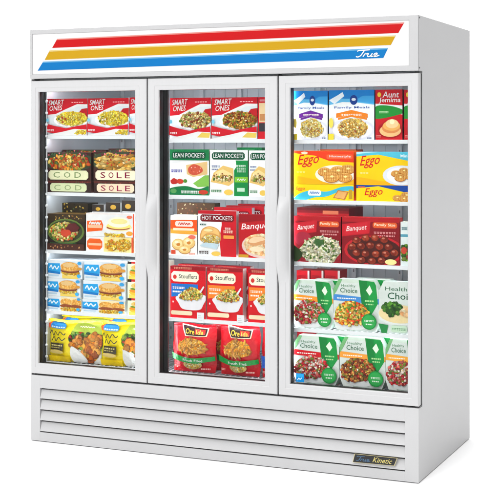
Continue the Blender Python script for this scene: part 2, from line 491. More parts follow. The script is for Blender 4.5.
for (xa, xb), (ia, ib), nm in doors:
    d = empty('door', (xa, 0, Z0)); d.parent = fz
    def sub(name, bm, m):
        o = bmobj(name, bm, m, d); o.location = (-xa, 0, -Z0); return o
    bm = bmesh.new()
    ring(bm, (xa, xb, Z0, Z1), (ia, ib, IZ0, IZ1), [(0,.034),(0,.004),(.03,.0012),(.08,0),(.60,0),(.64,.0016),(.93,.0016),(1,.004),(1,.014),(.96,.034)])
    bmesh.ops.recalc_face_normals(bm, faces=bm.faces)
    fr_ = sub('frame', bm, white_frame)
    bm = bmesh.new()
    ring(bm, (xa+.004, xb-.004, Z0+.004, Z1-.004), (ia+.0005, ib-.0005, IZ0+.0005, IZ1-.0005), [(.85,.0150),(1,.0150),(1,.0452),(.85,.0452)])
    ring(bm, (xa+.0015, xb-.0015, Z0+.002, Z1-.002), (ia, ib, IZ0, IZ1), [(0,.0344),(0,.0556),(.5,.0556),(.5,.0344)])
    sub('gasket', bm, gasket)
    bm = bmesh.new(); bx(bm, ia-.004, ib+.004, .020, .0215, IZ0-.004, IZ1+.004)
    # keep only the outer sheet of the pane: a thin pane, both faces
    sub('glass_pane', bm, glass)
    if nm != 'left':
        h = handle(d, xa+.0006, xa+.050)
        for ch in d.children:
            if ch.name.startswith('handle'): ch.location = (-xa, 0, -Z0)
    if nm == 'right':
        s0 = at(296, 373, .019); s1 = at(304.2, 382.3, .019)
        a = Art(); a.rect(0, 0, 1, 1, (0, 128, 200)); a.rect(.08, .55, .92, .92, (40, 160, 222))
        a.stroke([(.2,.2),(.35,.45),(.5,.3),(.7,.5)], .05, (190, 225, 245)); 
        bm = bmesh.new(); ms = []; a.build(bm, ms, s1[0]-s0[0], s0[1]-s1[1], .0002, s0[0], s1[1], .019)
        k = sub('sticker', bm, ms); k['label'] = 'small blue square sticker low on the right door glass'
# hinge bits
for x in (-1.945, -.66, -.008):
    for z in (.3215, 1.757):
        bm = bmesh.new(); bx(bm, x-.010, x+.010, .006, .05, z-.0035, z+.0035)
        bmobj('hinge', bm, mat('dark_hinge', (50, 50, 52), .4, metal=.5), fz)

# shelves ---------------------------------------------------------------------
YF = .078                                   # front of the goods
SH = {1: [1.4765, 1.1985, .916, .618, .367], 2: [1.460, 1.197, .916, .621, .366], 3: [1.457, 1.187, .908, .610, .362]}
SX = {1: (-1.912, -1.326), 2: (-1.300, -.666), 3: (-.636, -.043)}
rail_tag = ink((200, 203, 206))
for dn in SH:
    for i, z in enumerate(SH[dn]):
        x0, x1 = SX[dn]
        bm = bmesh.new()
        n = 22
        for k in range(n+1):
            x = x0+.01+(x1-x0-.02)*k/n; bx(bm, x-.0022, x+.0022, .074, .80, z+.004, z+.0085)
        for y in (.25, .5, .78): bx(bm, x0, x1, y-.004, y+.004, z-.004, z+.0036)
        s = bmobj('shelf', bm, rail_mat, fz)
        bm = bmesh.new()
        if i < 4: bx(bm, x0, x1, .0675, .0735, z-.008, z+.0095)
        else: bx(bm, x0, x1, .0675, .0735, z-.004, z+.0095)
        r = bevel(bmobj('price_rail', bm, rail_mat, s), .0015)
        if dn == 2 and i == 3:
            for px in (200.5, 240.5):
                tx = at(px, 314, .066)[0]
                bm = bmesh.new(); bx(bm, tx-.018, tx+.018, .0655, .0672, z-.008, z+.040)
                for q in range(3): bx(bm, tx-.013, tx+.010-.004*q, .0650, .0654, z+.004+q*.010, z+.007+q*.010, 1)
                bmobj('price_ticket', bm, [rail_mat, rail_tag], s)
        if i < 4:
            bm = bmesh.new(); bx(bm, x0+.01, x1-.01, .0765, .0795, z-.0065, z-.003)
            bmobj('added_shelf_light', bm, led, s)  # light bar added out of sight behind the rail to brighten goods and back wall
    bm = bmesh.new(); bx(bm, x0+.01, x1-.01, .085, .092, 1.735, 1.741)
    bmobj('light_tube', bm, led, fz)
# scalloped clip strip by the left wall
bm = bmesh.new()
for i in range(23):
    z = .40+i*.057
    mt = Matrix.Translation((-1.9065, .066, z))
    bmesh.ops.create_uvsphere(bm, u_segments=12, v_segments=8, radius=.0075, matrix=mt)
bx(bm, -1.909, -1.905, .0665, .071, .37, 1.70)
o = bmobj('shelf_clip_strip', bm, rail_mat, fz)

# ===================================================================== GOODS
def box_item(name, label, cat, group, dn, lv, px0, px1, ytop, art, depth=.06, side=(235,235,235), top=None, y=YF, zb=None, ybot=None, rot=0, right=None):
    x0, _ = at(px0, 200, y); x1, _ = at(px1, 200, y); x0 += .0006; x1 -= .0006
    z0 = SH[dn][lv]+.009 if zb is None else zb
    zt = at((px0+px1)/2, ytop, y)[1]
    w, h = x1-x0, zt-z0
    fr = min(1, (-.0436-x0)/w) if dn == 3 else 1
    bm = bmesh.new(); mats = [ink(side), ink(top or side), ink(right or side)]
    bx(bm, -w/2, w/2*(2*fr-1), 0, depth, 0, h)
    bm.faces.ensure_lookup_table()
    for f in bm.faces:
        f.normal_update()
        c = f.calc_center_median()
        if c.z > h-1e-5: f.material_index = 1
        elif f.normal.x > .9: f.material_index = 2
    a = Art(asp=w/h, shape=[(0,0),(fr,0),(fr,1),(0,1)]); a.umax = fr; a.w = w; art(a); a.build(bm, mats, w, h, .00012, -w/2, 0, 0)
    o = bmobj(name, bm, mats, None, ((x0+x1)/2, y, z0)); o.rotation_euler.z = rot+random.uniform(-.009, .009)
    tag(o, label, cat, group)
    top_z[id(o)] = z0+h
    return o
top_z = {}
def top_of(o): return top_z[id(o)]
def behind(o, dy, label, dx=0, dz=0, rot=None):
    c = o.copy(); C.objects.link(c); c.location = (o.location.x+dx, o.location.y+dy, o.location.z+dz)
    if rot is not None: c.rotation_euler.z = rot
    c['label'] = label
    return c
def bag_item(name, label, cat, group, dn, lv, px0, px1, ytop, art, t=.035, y=None, rot=0, back=(230,230,230), lean=0, bottom_w=1.0):
    y = y or YF+.035
    x0, _ = at(px0, 200, YF); x1, _ = at(px1, 200, YF)
    z0 = SH[dn][lv]+.0095; zt = at((px0+px1)/2, ytop, YF)[1]
    w, h = x1-x0-.002, zt-z0
    bm = bmesh.new(); mats = []
    a = Art(inkf=film, asp=w/h); a.w = w; art(a); a.build(bm, mats, 1, 1, .0007, 0, 0, 0)
    # back sheet
    mats.append(film(back)); bi = len(mats)-1
    bm.faces.new([bm.verts.new(p) for p in ((0,.001,0),(0,.001,1),(1,.001,1),(1,.001,0))]).material_index = bi
    for axis in (0, 2):
        for k in range(1, 20):
            co = [0, 0, 0]; no = [0, 0, 0]; co[axis] = k/20; no[axis] = 1
            bmesh.ops.bisect_plane(bm, geom=bm.verts[:]+bm.edges[:]+bm.faces[:], plane_co=co, plane_no=no)
    ph = random.uniform(0, 6)
    for v in bm.verts:
        u, q, ly = v.co.x, v.co.z, v.co.y
        uu = min(max(u, 0), 1); qq = min(max(q, 0), 1)
        f = (math.sin(PI*uu)**.6)*(math.sin(PI*min(1, .06+qq*.94 if qq < .5 else qq))**.55 if 0 < qq < 1 else (.25 if qq == 0 else 0))
        wr = .006*math.sin(9*uu+ph+4*qq)*math.sin(7*qq+ph*2+3*uu)+.003*math.sin(23*uu+5*qq+ph)+.004*math.sin(31*(uu-.5)*(1.2-qq)+ph)*max(0, qq-.6)*2.5
        ed = 1-.05*math.sin(PI*qq)**2*0-.035*(1-min(1, qq/.2))-.03*max(0, (qq-.85)/.15)
        x = (u-.5)*w*ed+.003*math.sin(11*qq+ph)
        z = q*h+.003*math.sin(8*uu+ph)*max(0, qq-.5)*2
        sgn = -1 if ly < .0005 else 1
        v.co = (x, sgn*t*f+(ly if ly < .0005 else 0)+(wr*f if sgn < 0 else 0)+lean*q, z)
    # zig-zag crimp along the top
    o = bmobj(name, bm, mats, None, ((x0+x1)/2, y, z0)); o.rotation_euler.z = rot
    for p in o.data.polygons: p.use_smooth = True
    tag(o, label, cat, group)
    return o

# printed food
F1 = food('pasta_yellow', [(240,208,70),(250,225,110),(226,180,50),(244,214,90),(252,236,150)], 170, .35, stretch=(1,1,1.6))
F2 = food('chicken_pasta', [(232,214,150),(240,228,180),(196,160,90),(120,150,60),(220,190,120),(150,70,50)], 150, .45)
F3 = food('stir_fry', [(190,120,50),(150,80,36),(214,160,70),(110,130,40),(130,56,30),(224,186,100)], 150, .5)
F4 = food('fried_fish', [(214,130,50),(236,170,80),(190,90,40),(226,200,120),(170,60,40),(120,130,60)], 90, .55)
F5 = food('golden_fillet', [(206,160,80),(222,184,106),(190,140,66),(226,196,130)], 60, .5, stretch=(1,1,2.4))
F6 = food('salad_plate', [(190,190,80),(220,200,120),(110,140,60),(200,90,50),(236,220,160)], 120, .5)
F7 = food('toasted_muffin', [(214,170,104),(204,156,88),(222,182,120),(196,146,80)], 160, .25)
F8 = food('egg_pastry', [(244,208,90),(232,180,60),(250,226,140),(222,160,50)], 100, .35)
F9 = food('fried_chicken', [(222,130,50),(232,150,64),(204,106,44),(236,170,92)], 60, .35)
F10 = food('greens', [(70,120,40),(110,150,50),(50,90,36),(150,176,80),(150,60,50)], 70, .5)
F11 = food('dumplings', [(240,214,140),(226,184,100),(246,228,176),(214,150,70)], 75, .5)
F12 = food('macaroni', [(246,226,140),(232,200,90),(250,238,180),(196,120,60),(110,140,60),(238,212,110)], 120, .45)
F13 = food('fries', [(226,170,84),(238,188,110),(206,140,60),(214,150,70)], 110, .5, stretch=(2,1,1))
F14 = food('cheese_potato', [(248,228,160),(236,204,110),(250,240,200),(222,180,90)], 90, .35)
F15 = food('waffle', [(226,180,96),(236,196,120),(214,160,76),(240,214,150)], 110, .4)
F16 = food('white_pasta', [(240,236,206),(228,222,184),(246,244,224),(90,120,60),(236,230,196)], 110, .4)
F17 = food('meatball', [(120,50,36),(100,40,30),(140,66,46)], 70, .3)
F18 = food('berry_salad', [(190,50,60),(220,120,110),(236,220,210),(120,130,60),(160,40,50)], 110, .45)
F19 = food('vegetable_bowl', [(236,140,50),(226,80,50),(240,200,90),(120,150,60),(248,220,140)], 100, .45)
F20 = food('red_bean_bowl', [(150,50,36),(190,110,60),(110,60,40),(214,160,90),(130,130,60)], 110, .5)
F21 = food('broccoli', [(60,110,44),(90,140,56),(44,84,36)], 120, .5)
F22 = food('creamy_chicken', [(226,190,150),(236,206,170),(214,164,120),(242,220,190)], 60, .35)

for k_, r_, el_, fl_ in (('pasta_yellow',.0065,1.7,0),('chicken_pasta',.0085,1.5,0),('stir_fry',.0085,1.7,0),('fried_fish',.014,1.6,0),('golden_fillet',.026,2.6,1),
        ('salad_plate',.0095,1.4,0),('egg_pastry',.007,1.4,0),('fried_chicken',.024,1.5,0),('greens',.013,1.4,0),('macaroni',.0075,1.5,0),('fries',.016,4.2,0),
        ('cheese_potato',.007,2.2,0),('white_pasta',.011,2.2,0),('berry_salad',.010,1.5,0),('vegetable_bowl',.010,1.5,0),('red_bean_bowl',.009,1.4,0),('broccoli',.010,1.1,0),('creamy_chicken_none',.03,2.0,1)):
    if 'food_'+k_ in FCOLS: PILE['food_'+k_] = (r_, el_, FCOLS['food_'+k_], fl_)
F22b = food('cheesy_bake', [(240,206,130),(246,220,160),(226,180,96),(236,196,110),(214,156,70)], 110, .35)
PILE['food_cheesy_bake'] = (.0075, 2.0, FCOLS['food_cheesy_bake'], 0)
# ---- designs
def waffle(a, u, v, r, sq=.6, rot=0):
    """a printed waffle: rim, face and pressed grid"""
    rv = r*a.asp*sq
    a.ell(u, v-.03*sq, r*1.03, rv*1.03, (168,96,36), 16); a.ell(u, v, r, rv, (226,160,74), 16); a.ell(u, v+.008, r*.86, rv*.84, (238,188,104), 16)
    for k in range(-2, 3):
        q = k*.3; l = math.sqrt(max(0, 1-q*q))*.8
        a.poly([(u+r*(q-.04), v-rv*l), (u+r*(q+.04), v-rv*l), (u+r*(q+.04), v+rv*l), (u+r*(q-.04), v+rv*l)], (196,124,50))
        a.poly([(u-r*l, v+rv*(q-.045)), (u+r*l, v+rv*(q-.045)), (u+r*l, v+rv*(q+.045)), (u-r*l, v+rv*(q+.045))], (204,132,56))
    a.ell(u+.1*r, v+.15*rv, r*.24, rv*.22, (252,232,150), 10)
def dump(a, u, v, ru, rv):
    a.ell(u, v-.012, ru*1.04, rv*1.06, (176,120,60)); a.ell(u, v, ru, rv, (236,196,120)); a.ell(u-.1*ru, v+.14*rv, ru*.74, rv*.66, (246,220,156)); a.ell(u, v-.05*rv, ru*.32, rv*.30, (206,130,50)); a.ell(u-.25*ru, v+.35*rv, ru*.3, rv*.2, (252,240,206))
def squig(a, u0, u1, v, hgt, n, c, w=.012):
    a.stroke([(u0+(u1-u0)*i/n, v+(hgt if i % 2 else -hgt)*random.uniform(.6, 1)) for i in range(n+1)], w, c)
def art_light_meal(f, alt=False):
    def A(a):
        a.rect(0,0,1,1,(218,226,230)); a.poly([(0,.3),(.3,.24),(1,.3),(1,.5),(.6,.62),(.2,.5),(0,.46)], (196,208,214), True)
        a.poly([(0,.30),(.25,.26),(.5,.28),(1,.40),(1,.66),(.5,.6),(0,.5)], (222,230,234))
        a.poly([(0,.56),(.22,.58),(.46,.70),(.75,.84),(1,.84),(1,1),(0,1)], RED)
        a.poly([(0,.50),(.22,.53),(.46,.64),(.75,.78),(1,.79),(1,.84),(.75,.85),(.46,.71),(.22,.585),(0,.565)], W_)
        a.poly([(.76,.58),(1,.44),(1,.74),(.86,.72)], (186,20,30))
        a.ell(.60,.42,.43,.20,(250,250,250)); a.ell(.62,.46,.38,.20,f,wob=.05)
        if f is F1:
            a.chips(.38,.42,.12,.1,6,.035,((170,60,30),(230,220,200),(80,110,40)),1.3)
        else:
            a.chips(.6,.46,.3,.13,16,.022,((120,130,50),(150,60,40),(240,226,180)),1.3)
        a.poly([(0,.10),(0,.33),(.22,.26),(.5,.20),(.78,.26),(1,.30),(1,.16),(.7,.18),(.4,.10),(.2,.06)], RED)
        a.poly([(0,0),(.2,.06),(.4,.10),(.7,.18),(1,.16),(1,0)], W_)
        a.poly([(.68,.04),(.98,.03),(1,.14),(.8,.16)], F1 if f is F1 else (226,196,90))
        a.rect(.03,.12,.2,.17,(250,226,226))
        a.ell(.045,.42,.035,.05,(120,200,226),10)
        a.text('SMART', .07,.82,.44,.955, W_, .15,.02); a.text('ONES', .09,.67,.40,.80, W_, .15,.02)
        for k in range(5): a.rect(.64+k*.06,.885,.68+k*.06,.905,(246,190,190))
    return A
def art_fish_top(word, dish, lab, wc):
    def A(a):
        a.rect(0,0,1,1,(66,40,34))
        a.ell(.5,.68,.56,.36,(58,72,50)); a.ell(.5,.66,.47,.29,dish,wob=.06)
        a.chips(.5,.68,.40,.22,16,.028,((240,220,170),(190,50,40),(110,40,60),(90,120,60),(236,150,70)),1.5)
        a.chips(.5,.92,.46,.06,12,.03,((110,30,60),(200,60,60),(70,110,70),(230,120,130)),1.5)
        a.rrect(.05,.04,.95,.37,lab); a.rrect(.08,.07,.92,.34,tuple(min(255,c+8) for c in lab))
        n = len(word)
        for k, ch in enumerate(word): a.text(ch, .16+k*.72/n, .11, .16+(k+.62)*.72/n, .31, wc)
    return A
def art_fish_low(word, lab, wc):
    def A(a):
        a.rect(0,0,1,1,(52,34,32)); a.rect(0,.84,1,1,(92,40,34))
        a.chips(.5,.9,.44,.08,8,.02,((150,60,50),(60,80,50)),2)
        a.rrect(.07,.08,.9,.80,lab)
        n = len(word)
        for k, ch in enumerate(word): a.text(ch, .16+k*.72/n, .20, .16+(k+.62)*.72/n, .66, wc)
    return A
def art_plate(a):
    a.rect(0,0,1,1,(44,34,28)); a.rect(0,.80,1,1,(60,46,30))
    a.chips(.5,.88,.44,.08,14,.03,((206,160,60),(150,100,44),(226,196,110)),2)
    a.ell(.5,.52,.49,.35,(96,120,52)); a.ell(.5,.53,.44,.30,(58,66,40)); a.ell(.45,.52,.38,.25,F6,wob=.06)
    a.ell(.70,.62,.17,.13,(92,34,36),wob=.15); a.ell(.52,.48,.14,.09,(206,70,44),wob=.15)
    a.rect(0,.0,1,.18,(74,40,30)); a.chips(.5,.09,.40,.05,10,.028,((180,120,70),(206,150,90)),1.4)
    a.rect(.1,.185,.8,.20,(50,110,60))
def art_muffin_big(a):
    a.rect(0,0,1,1,W_); a.rect(0,.95,.9,1,(236,226,222))
    a.poly([(.02,.18),(.34,.26),(.36,.5),(.32,.70),(.02,.66)], (236,96,30)); a.rect(.04,.36,.33,.5,(250,190,150))
    squig(a,.07,.30,.57,.05,9,W_)
    a.ell(.68,.42,.27,.17,(236,220,160)); a.ell(.67,.40,.24,.10,(160,70,50)); a.ell(.68,.48,.25,.14,(246,224,120)); a.ell(.68,.63,.23,.22,(246,240,214)); a.ell(.69,.67,.17,.12,(238,226,150))
    a.ell(.9,.86,.06,.07,(240,120,90),10); a.ell(.9,.16,.07,.10,(240,160,60),10)
    a.rect(.97,0,1,1,(230,90,60)); a.rect(.4,.02,.8,.14,F8)
def art_muffin_low(a):
    a.rect(0,0,1,1,W_); a.rrect(.02,.12,.34,.86,(236,96,30)); a.rect(.05,.40,.32,.55,(250,190,150))
    a.rect(.37,0,1,1,(248,226,150)); a.ell(.52,.45,.13,.34,F8); a.ell(.78,.5,.16,.4,F8); a.chips(.68,.5,.28,.34,10,.035,((250,232,150),(226,160,50),(206,120,40)),1.3)
    a.rect(.96,0,1,1,(230,90,60))
def art_sandwich(v):
    def A(a):
        a.rect(0,0,1,1,(222,230,236))
        a.poly([(0,.28),(.36,.22),(.38,.5),(.35,.82),(0,.80)], (40,160,224)); a.poly([(0,.28),(.36,.22),(.37,.34),(0,.42)], (20,120,196))
        a.stroke([(.05,.55),(.1,.70),(.14,.5),(.2,.66),(.26,.5),(.32,.66)], .014, (226,244,252))
        a.rect(.03,.10,.32,.19,(180,206,224))
        a.rect(.42,0,.88,.34,(238,206,96))
        if v < 2:
            a.ell(.66,.27,.25,.14,(240,214,130)); a.ell(.65,.32,.26,.12,F8)
            a.ell(.65,.42,.27,.11,(130,64,40)); a.ell(.65,.50,.27,.10,(196,140,80)); a.ell(.64,.66,.26,.25,F7); a.ell(.62,.74,.17,.12,(226,188,128))
            a.ell(.93,.56,.07,.08,(214,150,60),10)
        else:
            a.rect(.40,.05,1,.95,(240,220,170)); a.ell(.56,.62,.17,.25,F7); a.ell(.84,.60,.17,.25,F7); a.ell(.56,.36,.18,.12,(150,76,40)); a.ell(.84,.34,.18,.12,(150,76,40)); a.ell(.68,.16,.30,.10,F8)
        a.ell(.93,.86,.06,.09,(60,160,220),10); a.ell(.91,.16,.055,.10,(60,170,225),10)
    return A
def art_sandwich2(a):
    a.rect(0,0,1,1,(236,240,210)); a.rect(0,.86,.12,1,(40,30,34)); a.rect(.12,.88,.3,1,(200,40,40))
    a.rect(.04,0,1,.2,(246,214,90)); a.ell(.5,.30,.45,.2,(240,196,60)); a.ell(.5,.40,.45,.15,(236,150,40)); a.ell(.52,.50,.44,.09,(110,150,50)); a.ell(.55,.66,.44,.22,(226,196,110)); a.ell(.55,.68,.36,.16,F7)
def art_yellow_bag(sh):
    def A(a):
        a.rect(0,0,1,1,(250,226,16))
        a.poly([(.52,0),(.48,.2),(.45,.5),(.47,.72),(.56,.95),(.62,1),(1,1),(1,0)], (176,196,70))
        a.poly([(.46,.45),(.47,.70),(.6,.74),(.8,.70),(1,.68),(1,.4)], F10, True)
        a.poly([(.44,.40),(.6,.36),(.8,.2),(1,.3),(1,0),(.5,0)], (236,236,232))
        a.poly([(.46,.38),(.52,.56),(.62,.62),(.70,.54),(.82,.70),(.95,.66),(.98,.40),(.94,.12),(.82,.04),(.72,.16),(.68,.40),(.58,.34)], F9, True)
        a.poly([(.46,.36),(.56,.36),(.68,.24),(.76,.04),(.5,.02)], (240,240,238), True)
        a.poly([(0,.88),(.12,.97),(.14,.86),(.04,.78)], (236,90,40))
        a.rrect(.07,.80,.38,.92,(40,130,200)); a.ell(.22,.92,.13,.05,(40,130,200)); a.rect(.1,.82,.36,.85,(200,226,240))
        a.stroke([(.06,.66),(.1,.74),(.13,.62),(.18,.72),(.23,.64),(.28,.73),(.34,.66),(.38,.7)], .008, (60,60,40))
        a.stroke([(.1,.50),(.14,.60),(.18,.50),(.24,.59),(.30,.52),(.36,.58)], .008, (60,60,40))
        a.rect(.08,.28,.34,.45,(60,52,32)); a.rect(.10,.38,.32,.41,(210,196,120)); a.rect(.10,.33,.28,.35,(190,176,100))
        a.ell(.21,.24,.14,.05,(216,190,110)); a.rect(0,.0,.45,.14,(252,214,0)); a.rect(0,.965,1,1,(226,204,40))
        squig(a,.66,.92,.87,.014,12,(250,250,220),.005)
    return A
def art_green_pocket(v):
    def A(a):
        a.rect(0,0,1,1,(244,246,242))
        a.rect(0,.76,1,1,(14,120,66)) if v == 0 else a.rect(0,.78,1,1,W_)
        a.rrect(.05,.79,.92,.95,(8,78,50)); a.text('LEAN POCKETS', .09,.825,.88,.92,W_)
        if v == 0:
            a.poly([(0,.70),(0,.76),(1,.76),(1,.66),(.5,.73)], W_)
            a.poly([(.42,.66),(.96,.74),(.96,.46),(.6,.40),(.44,.46)], (226,190,130)); a.poly([(.48,.60),(.62,.68),(.8,.62),(.84,.52),(.66,.44),(.5,.48)], (206,84,60), True)
            a.chips(.66,.56,.15,.08,9,.02,((236,150,120),(240,210,190),(170,50,40)),1.3)
            a.rect(.04,.50,.32,.56,(90,80,170)); a.poly([(.9,.44),(1,.44),(1,.2),(.72,.18),(.6,.26)], (130,190,80))
            a.ell(.12,.30,.10,.065,(190,40,36),wob=.1); a.ell(.27,.30,.09,.055,(206,60,40),wob=.1); a.ell(.4,.31,.05,.04,(80,140,50))
            a.poly([(0,0),(0,.14),(.4,.2),(.75,.14),(1,.2),(1,0)], (14,120,66), True); a.rect(.3,.04,.75,.10,W_); a.ell(.86,.07,.12,.05,(196,60,40)); a.ell(.1,.09,.08,.05,(90,160,90))
        else:
            a.poly([(.64,0),(.64,.56),(.70,.64),(.68,.775),(1,.775),(1,0)], (12,134,64))
            a.poly([(.66,.30),(1,.30),(1,.42),(.66,.42)], (120,190,50)); squig(a,.72,.94,.36,.02,7,W_,.008)
            for k in range(3): a.rect(.72-.01*k,.52+k*.06,.94,.555+k*.06,(226,244,230))
            a.rect(.72,.10,.92,.18,(190,226,200))
            a.rect(.05,.62,.26,.66,(60,80,150)); a.rect(.05,.56,.24,.59,(120,130,170))
            a.poly([(.02,.30),(.1,.5),(.35,.66),(.62,.6),(.63,.3),(.5,.22),(.3,.26)], (230,190,110)); a.poly([(.08,.34),(.16,.52),(.35,.58),(.6,.48),(.6,.34),(.4,.30)], (246,216,150)); a.poly([(.10,.36),(.2,.44),(.4,.46),(.58,.42),(.56,.35),(.4,.31)], F2)
            a.chips(.35,.42,.24,.09,11,.03,((110,56,34),(250,240,210),(150,90,50),(240,220,180)),1.4)
            a.rect(.04,.08,.32,.13,(60,130,80)); a.ell(.5,.08,.12,.06,(240,200,90))
    return A
def art_orange_small(a):
    a.rect(0,0,1,1,(246,240,232)); a.poly([(0,.54),(1,.52),(1,.90),(0,.88)], (236,84,24)); a.poly([(0,.54),(1,.52),(1,.60),(0,.66)], (246,170,60))
    a.rrect(.18,.72,.85,.86,(246,220,210)); squig(a,.3,.75,.79,.03,10,(200,40,24),.014); a.rect(.1,.62,.9,.68,(250,226,190))
    dump(a,.30,.27,.24,.14); dump(a,.70,.32,.23,.14); dump(a,.54,.14,.22,.10); a.ell(.82,.46,.14,.05,(230,110,90)); a.rect(.03,.02,.2,.12,(220,80,50)); a.rect(.7,.02,.95,.06,(230,120,90))
def art_hot_pocket(a):
    a.rect(0,0,1,1,(240,242,242)); a.poly([(.60,0),(.56,.4),(.62,.7),(.60,1),(1,1),(1,0)], (200,18,34))
    a.rect(0,.93,1,1,(190,20,34)); a.rrect(.06,.76,.94,.92,(120,12,24)); a.text('HOT POCKETS', .10,.80,.90,.89,W_)
    a.poly([(.05,.36),(.1,.58),(.3,.66),(.52,.60),(.60,.46),(.56,.30),(.4,.24),(.2,.28)], (214,156,84), True); a.poly([(.08,.40),(.13,.57),(.3,.64),(.50,.59),(.56,.46),(.42,.50),(.22,.50)], (238,192,116), True); a.poly([(.10,.36),(.22,.46),(.42,.46),(.55,.42),(.53,.31),(.38,.26),(.2,.29)], F14, True); a.ell(.28,.57,.12,.03,(250,222,160))
    a.poly([(.04,.22),(.5,.16),(.56,.28),(.2,.30)], (190,214,226)); a.ell(.48,.06,.12,.05,(240,200,90)); a.rect(.04,.05,.3,.11,(90,80,80))
    a.rect(.06,.68,.22,.71,(60,100,90)); a.rect(.68,.52,.92,.58,(250,210,190)); a.rect(.68,.40,.95,.47,(246,160,70)); a.rect(.72,.6,.86,.64,(250,236,230))
def art_banq_bowl(a):
    a.rect(0,0,1,1,(186,20,30)); a.poly([(0,.8),(1,.9),(1,1),(0,1)], (150,14,26)); 
    a.text('Banquet', .06,.60,.80,.78,(250,236,236), .2, .06)
    a.ell(.58,.28,.50,.28,(226,200,190)); a.ell(.58,.31,.46,.25,F22,wob=.05); a.poly([(.22,.34),(.34,.47),(.56,.50),(.72,.42),(.60,.32),(.40,.28)], (216,156,104), True); a.poly([(.25,.37),(.36,.47),(.55,.49),(.66,.43),(.52,.38),(.38,.34)], (240,206,164), True); a.poly([(.60,.30),(.74,.40),(.96,.42),(1,.2),(.80,.14)], (208,144,92), True); a.poly([(.64,.31),(.76,.39),(.94,.40),(.98,.27),(.80,.24)], (236,198,152), True); a.ell(.45,.2,.18,.06,(244,222,186)); a.rect(0,0,.25,.07,(200,150,40))
def art_red_mac(lc):
    def A(a):
        a.rect(0,0,1,1,(208,16,30)); a.rect(0,.93,1,1,(150,14,26)); a.rect(.1,.945,.6,.98,(226,150,120))
        a.rrect(.03,.70,.80,.90,(246,238,214)); a.text('Stouffers', .24,.765,.76,.85,(40,60,50)); a.ell(.13,.79,.055,.045,(206,50,40),8)
        a.poly([(.03,.40),(.03,.66),(.78,.66),(.78,.50),(.4,.44)], lc); a.rect(.07,.56,.4,.60,(250,240,226)); a.rect(.07,.49,.32,.52,(250,240,226))
        a.poly([(.20,.42),(.24,.28),(.38,.17),(.80,.17),(.92,.26),(.97,.46)], (228,228,232), True); a.ell(.60,.43,.385,.075,(244,244,246)); a.poly([(.26,.42),(.40,.52),(.6,.60),(.8,.56),(.92,.44),(.75,.37),(.45,.36)], F12, True)
        a.chips(.6,.46,.24,.07,9,.022,((196,80,40),(90,120,50),(250,240,200)),1.3)
        a.poly([(.88,.50),(.98,.62),(.95,.64),(.84,.52)], (226,226,230))
        a.rrect(.04,.06,.64,.14,(246,226,190)); a.ell(.10,.31,.02,.02,(250,230,230),8)
    return A
def art_fries_bag(a):
    a.rect(0,0,1,1,(200,14,30)); a.rect(0,.95,1,1,(160,12,26))
    a.poly([(.22,.98),(.86,.93),(.80,.76),(.30,.74),(.24,.86)], (248,226,190)); a.poly([(.25,.96),(.83,.915),(.775,.775),(.32,.755),(.27,.86)], (44,28,26))
    a.text('Ore', .31,.79,.52,.90,(246,206,60),.1,-.005); a.poly([(.54,.80),(.76,.80),(.78,.90),(.54,.91)], (190,40,30)); a.text('Ida', .57,.80,.72,.89,(250,220,80),.1)
    a.poly([(.18,.45),(.2,.6),(.38,.70),(.62,.70),(.78,.62),(.82,.46),(.6,.38),(.35,.38)], F13, True); a.chips(.5,.54,.26,.12,20,.04,((244,200,120),(226,164,80),(200,130,60)),3.2)
    a.ell(.5,.17,.22,.10,(216,180,104)); a.ell(.5,.2,.2,.10,F14)
    a.poly([(0,.27),(.3,.21),(.6,.20),(1,.27),(1,.36),(.6,.31),(.3,.32),(0,.40)], (16,140,56)); a.text('French Fried', .28,.235,.74,.285,W_)
    a.rect(.06,.1,.18,.14,(240,170,160)); a.rect(.72,.08,.92,.11,(240,190,180))
def art_blue_meal(band, f):
    def A(a):
        a.rect(0,0,1,1,(240,244,244)); a.poly([(0,.70),(.3,.76),(.6,.75),(1,.70),(1,1),(0,1)], (20,126,204)); a.poly([(0,.70),(.3,.76),(.6,.75),(1,.70),(1,.76),(.6,.82),(.3,.83),(0,.78)], (96,184,230)); a.poly([(.55,.78),(1,.72),(1,.88),(.75,.88)], (60,160,222))
        a.poly([(0,.80),(.12,.72),(.34,.88),(.30,.96),(.2,.90)], (236,244,250)); a.ell(.55,.80,.085,.10,(20,60,140)); a.ell(.55,.81,.05,.03,(220,230,240),8)
        a.text('Family Meals', .12,.615,.90,.675,(70,100,176)); 
        a.poly([(.16,.44),(.16,.53),(.5,.60),(.86,.52),(.86,.44),(.5,.50)], band); a.rect(.28,.485,.74,.52,(250,236,226)); a.poly([(.2,.44),(.5,.5),(.84,.44),(.84,.40),(.5,.46),(.2,.40)], band)
        a.ell(.5,.20,.52,.22,(226,226,240)); a.ell(.52,.20,.44,.18,(250,250,250)); a.ell(.53,.24,.34,.19,f,wob=.06); a.chips(.53,.24,.26,.12,14,.03,((250,232,160),(220,180,90),(160,80,50),(250,240,200)),1.5)
        a.rect(0,0,.12,.12,(246,220,60)); a.ell(.06,.34,.05,.1,(250,220,90)); a.rect(.86,.02,.97,.05,(120,130,160))
    return A
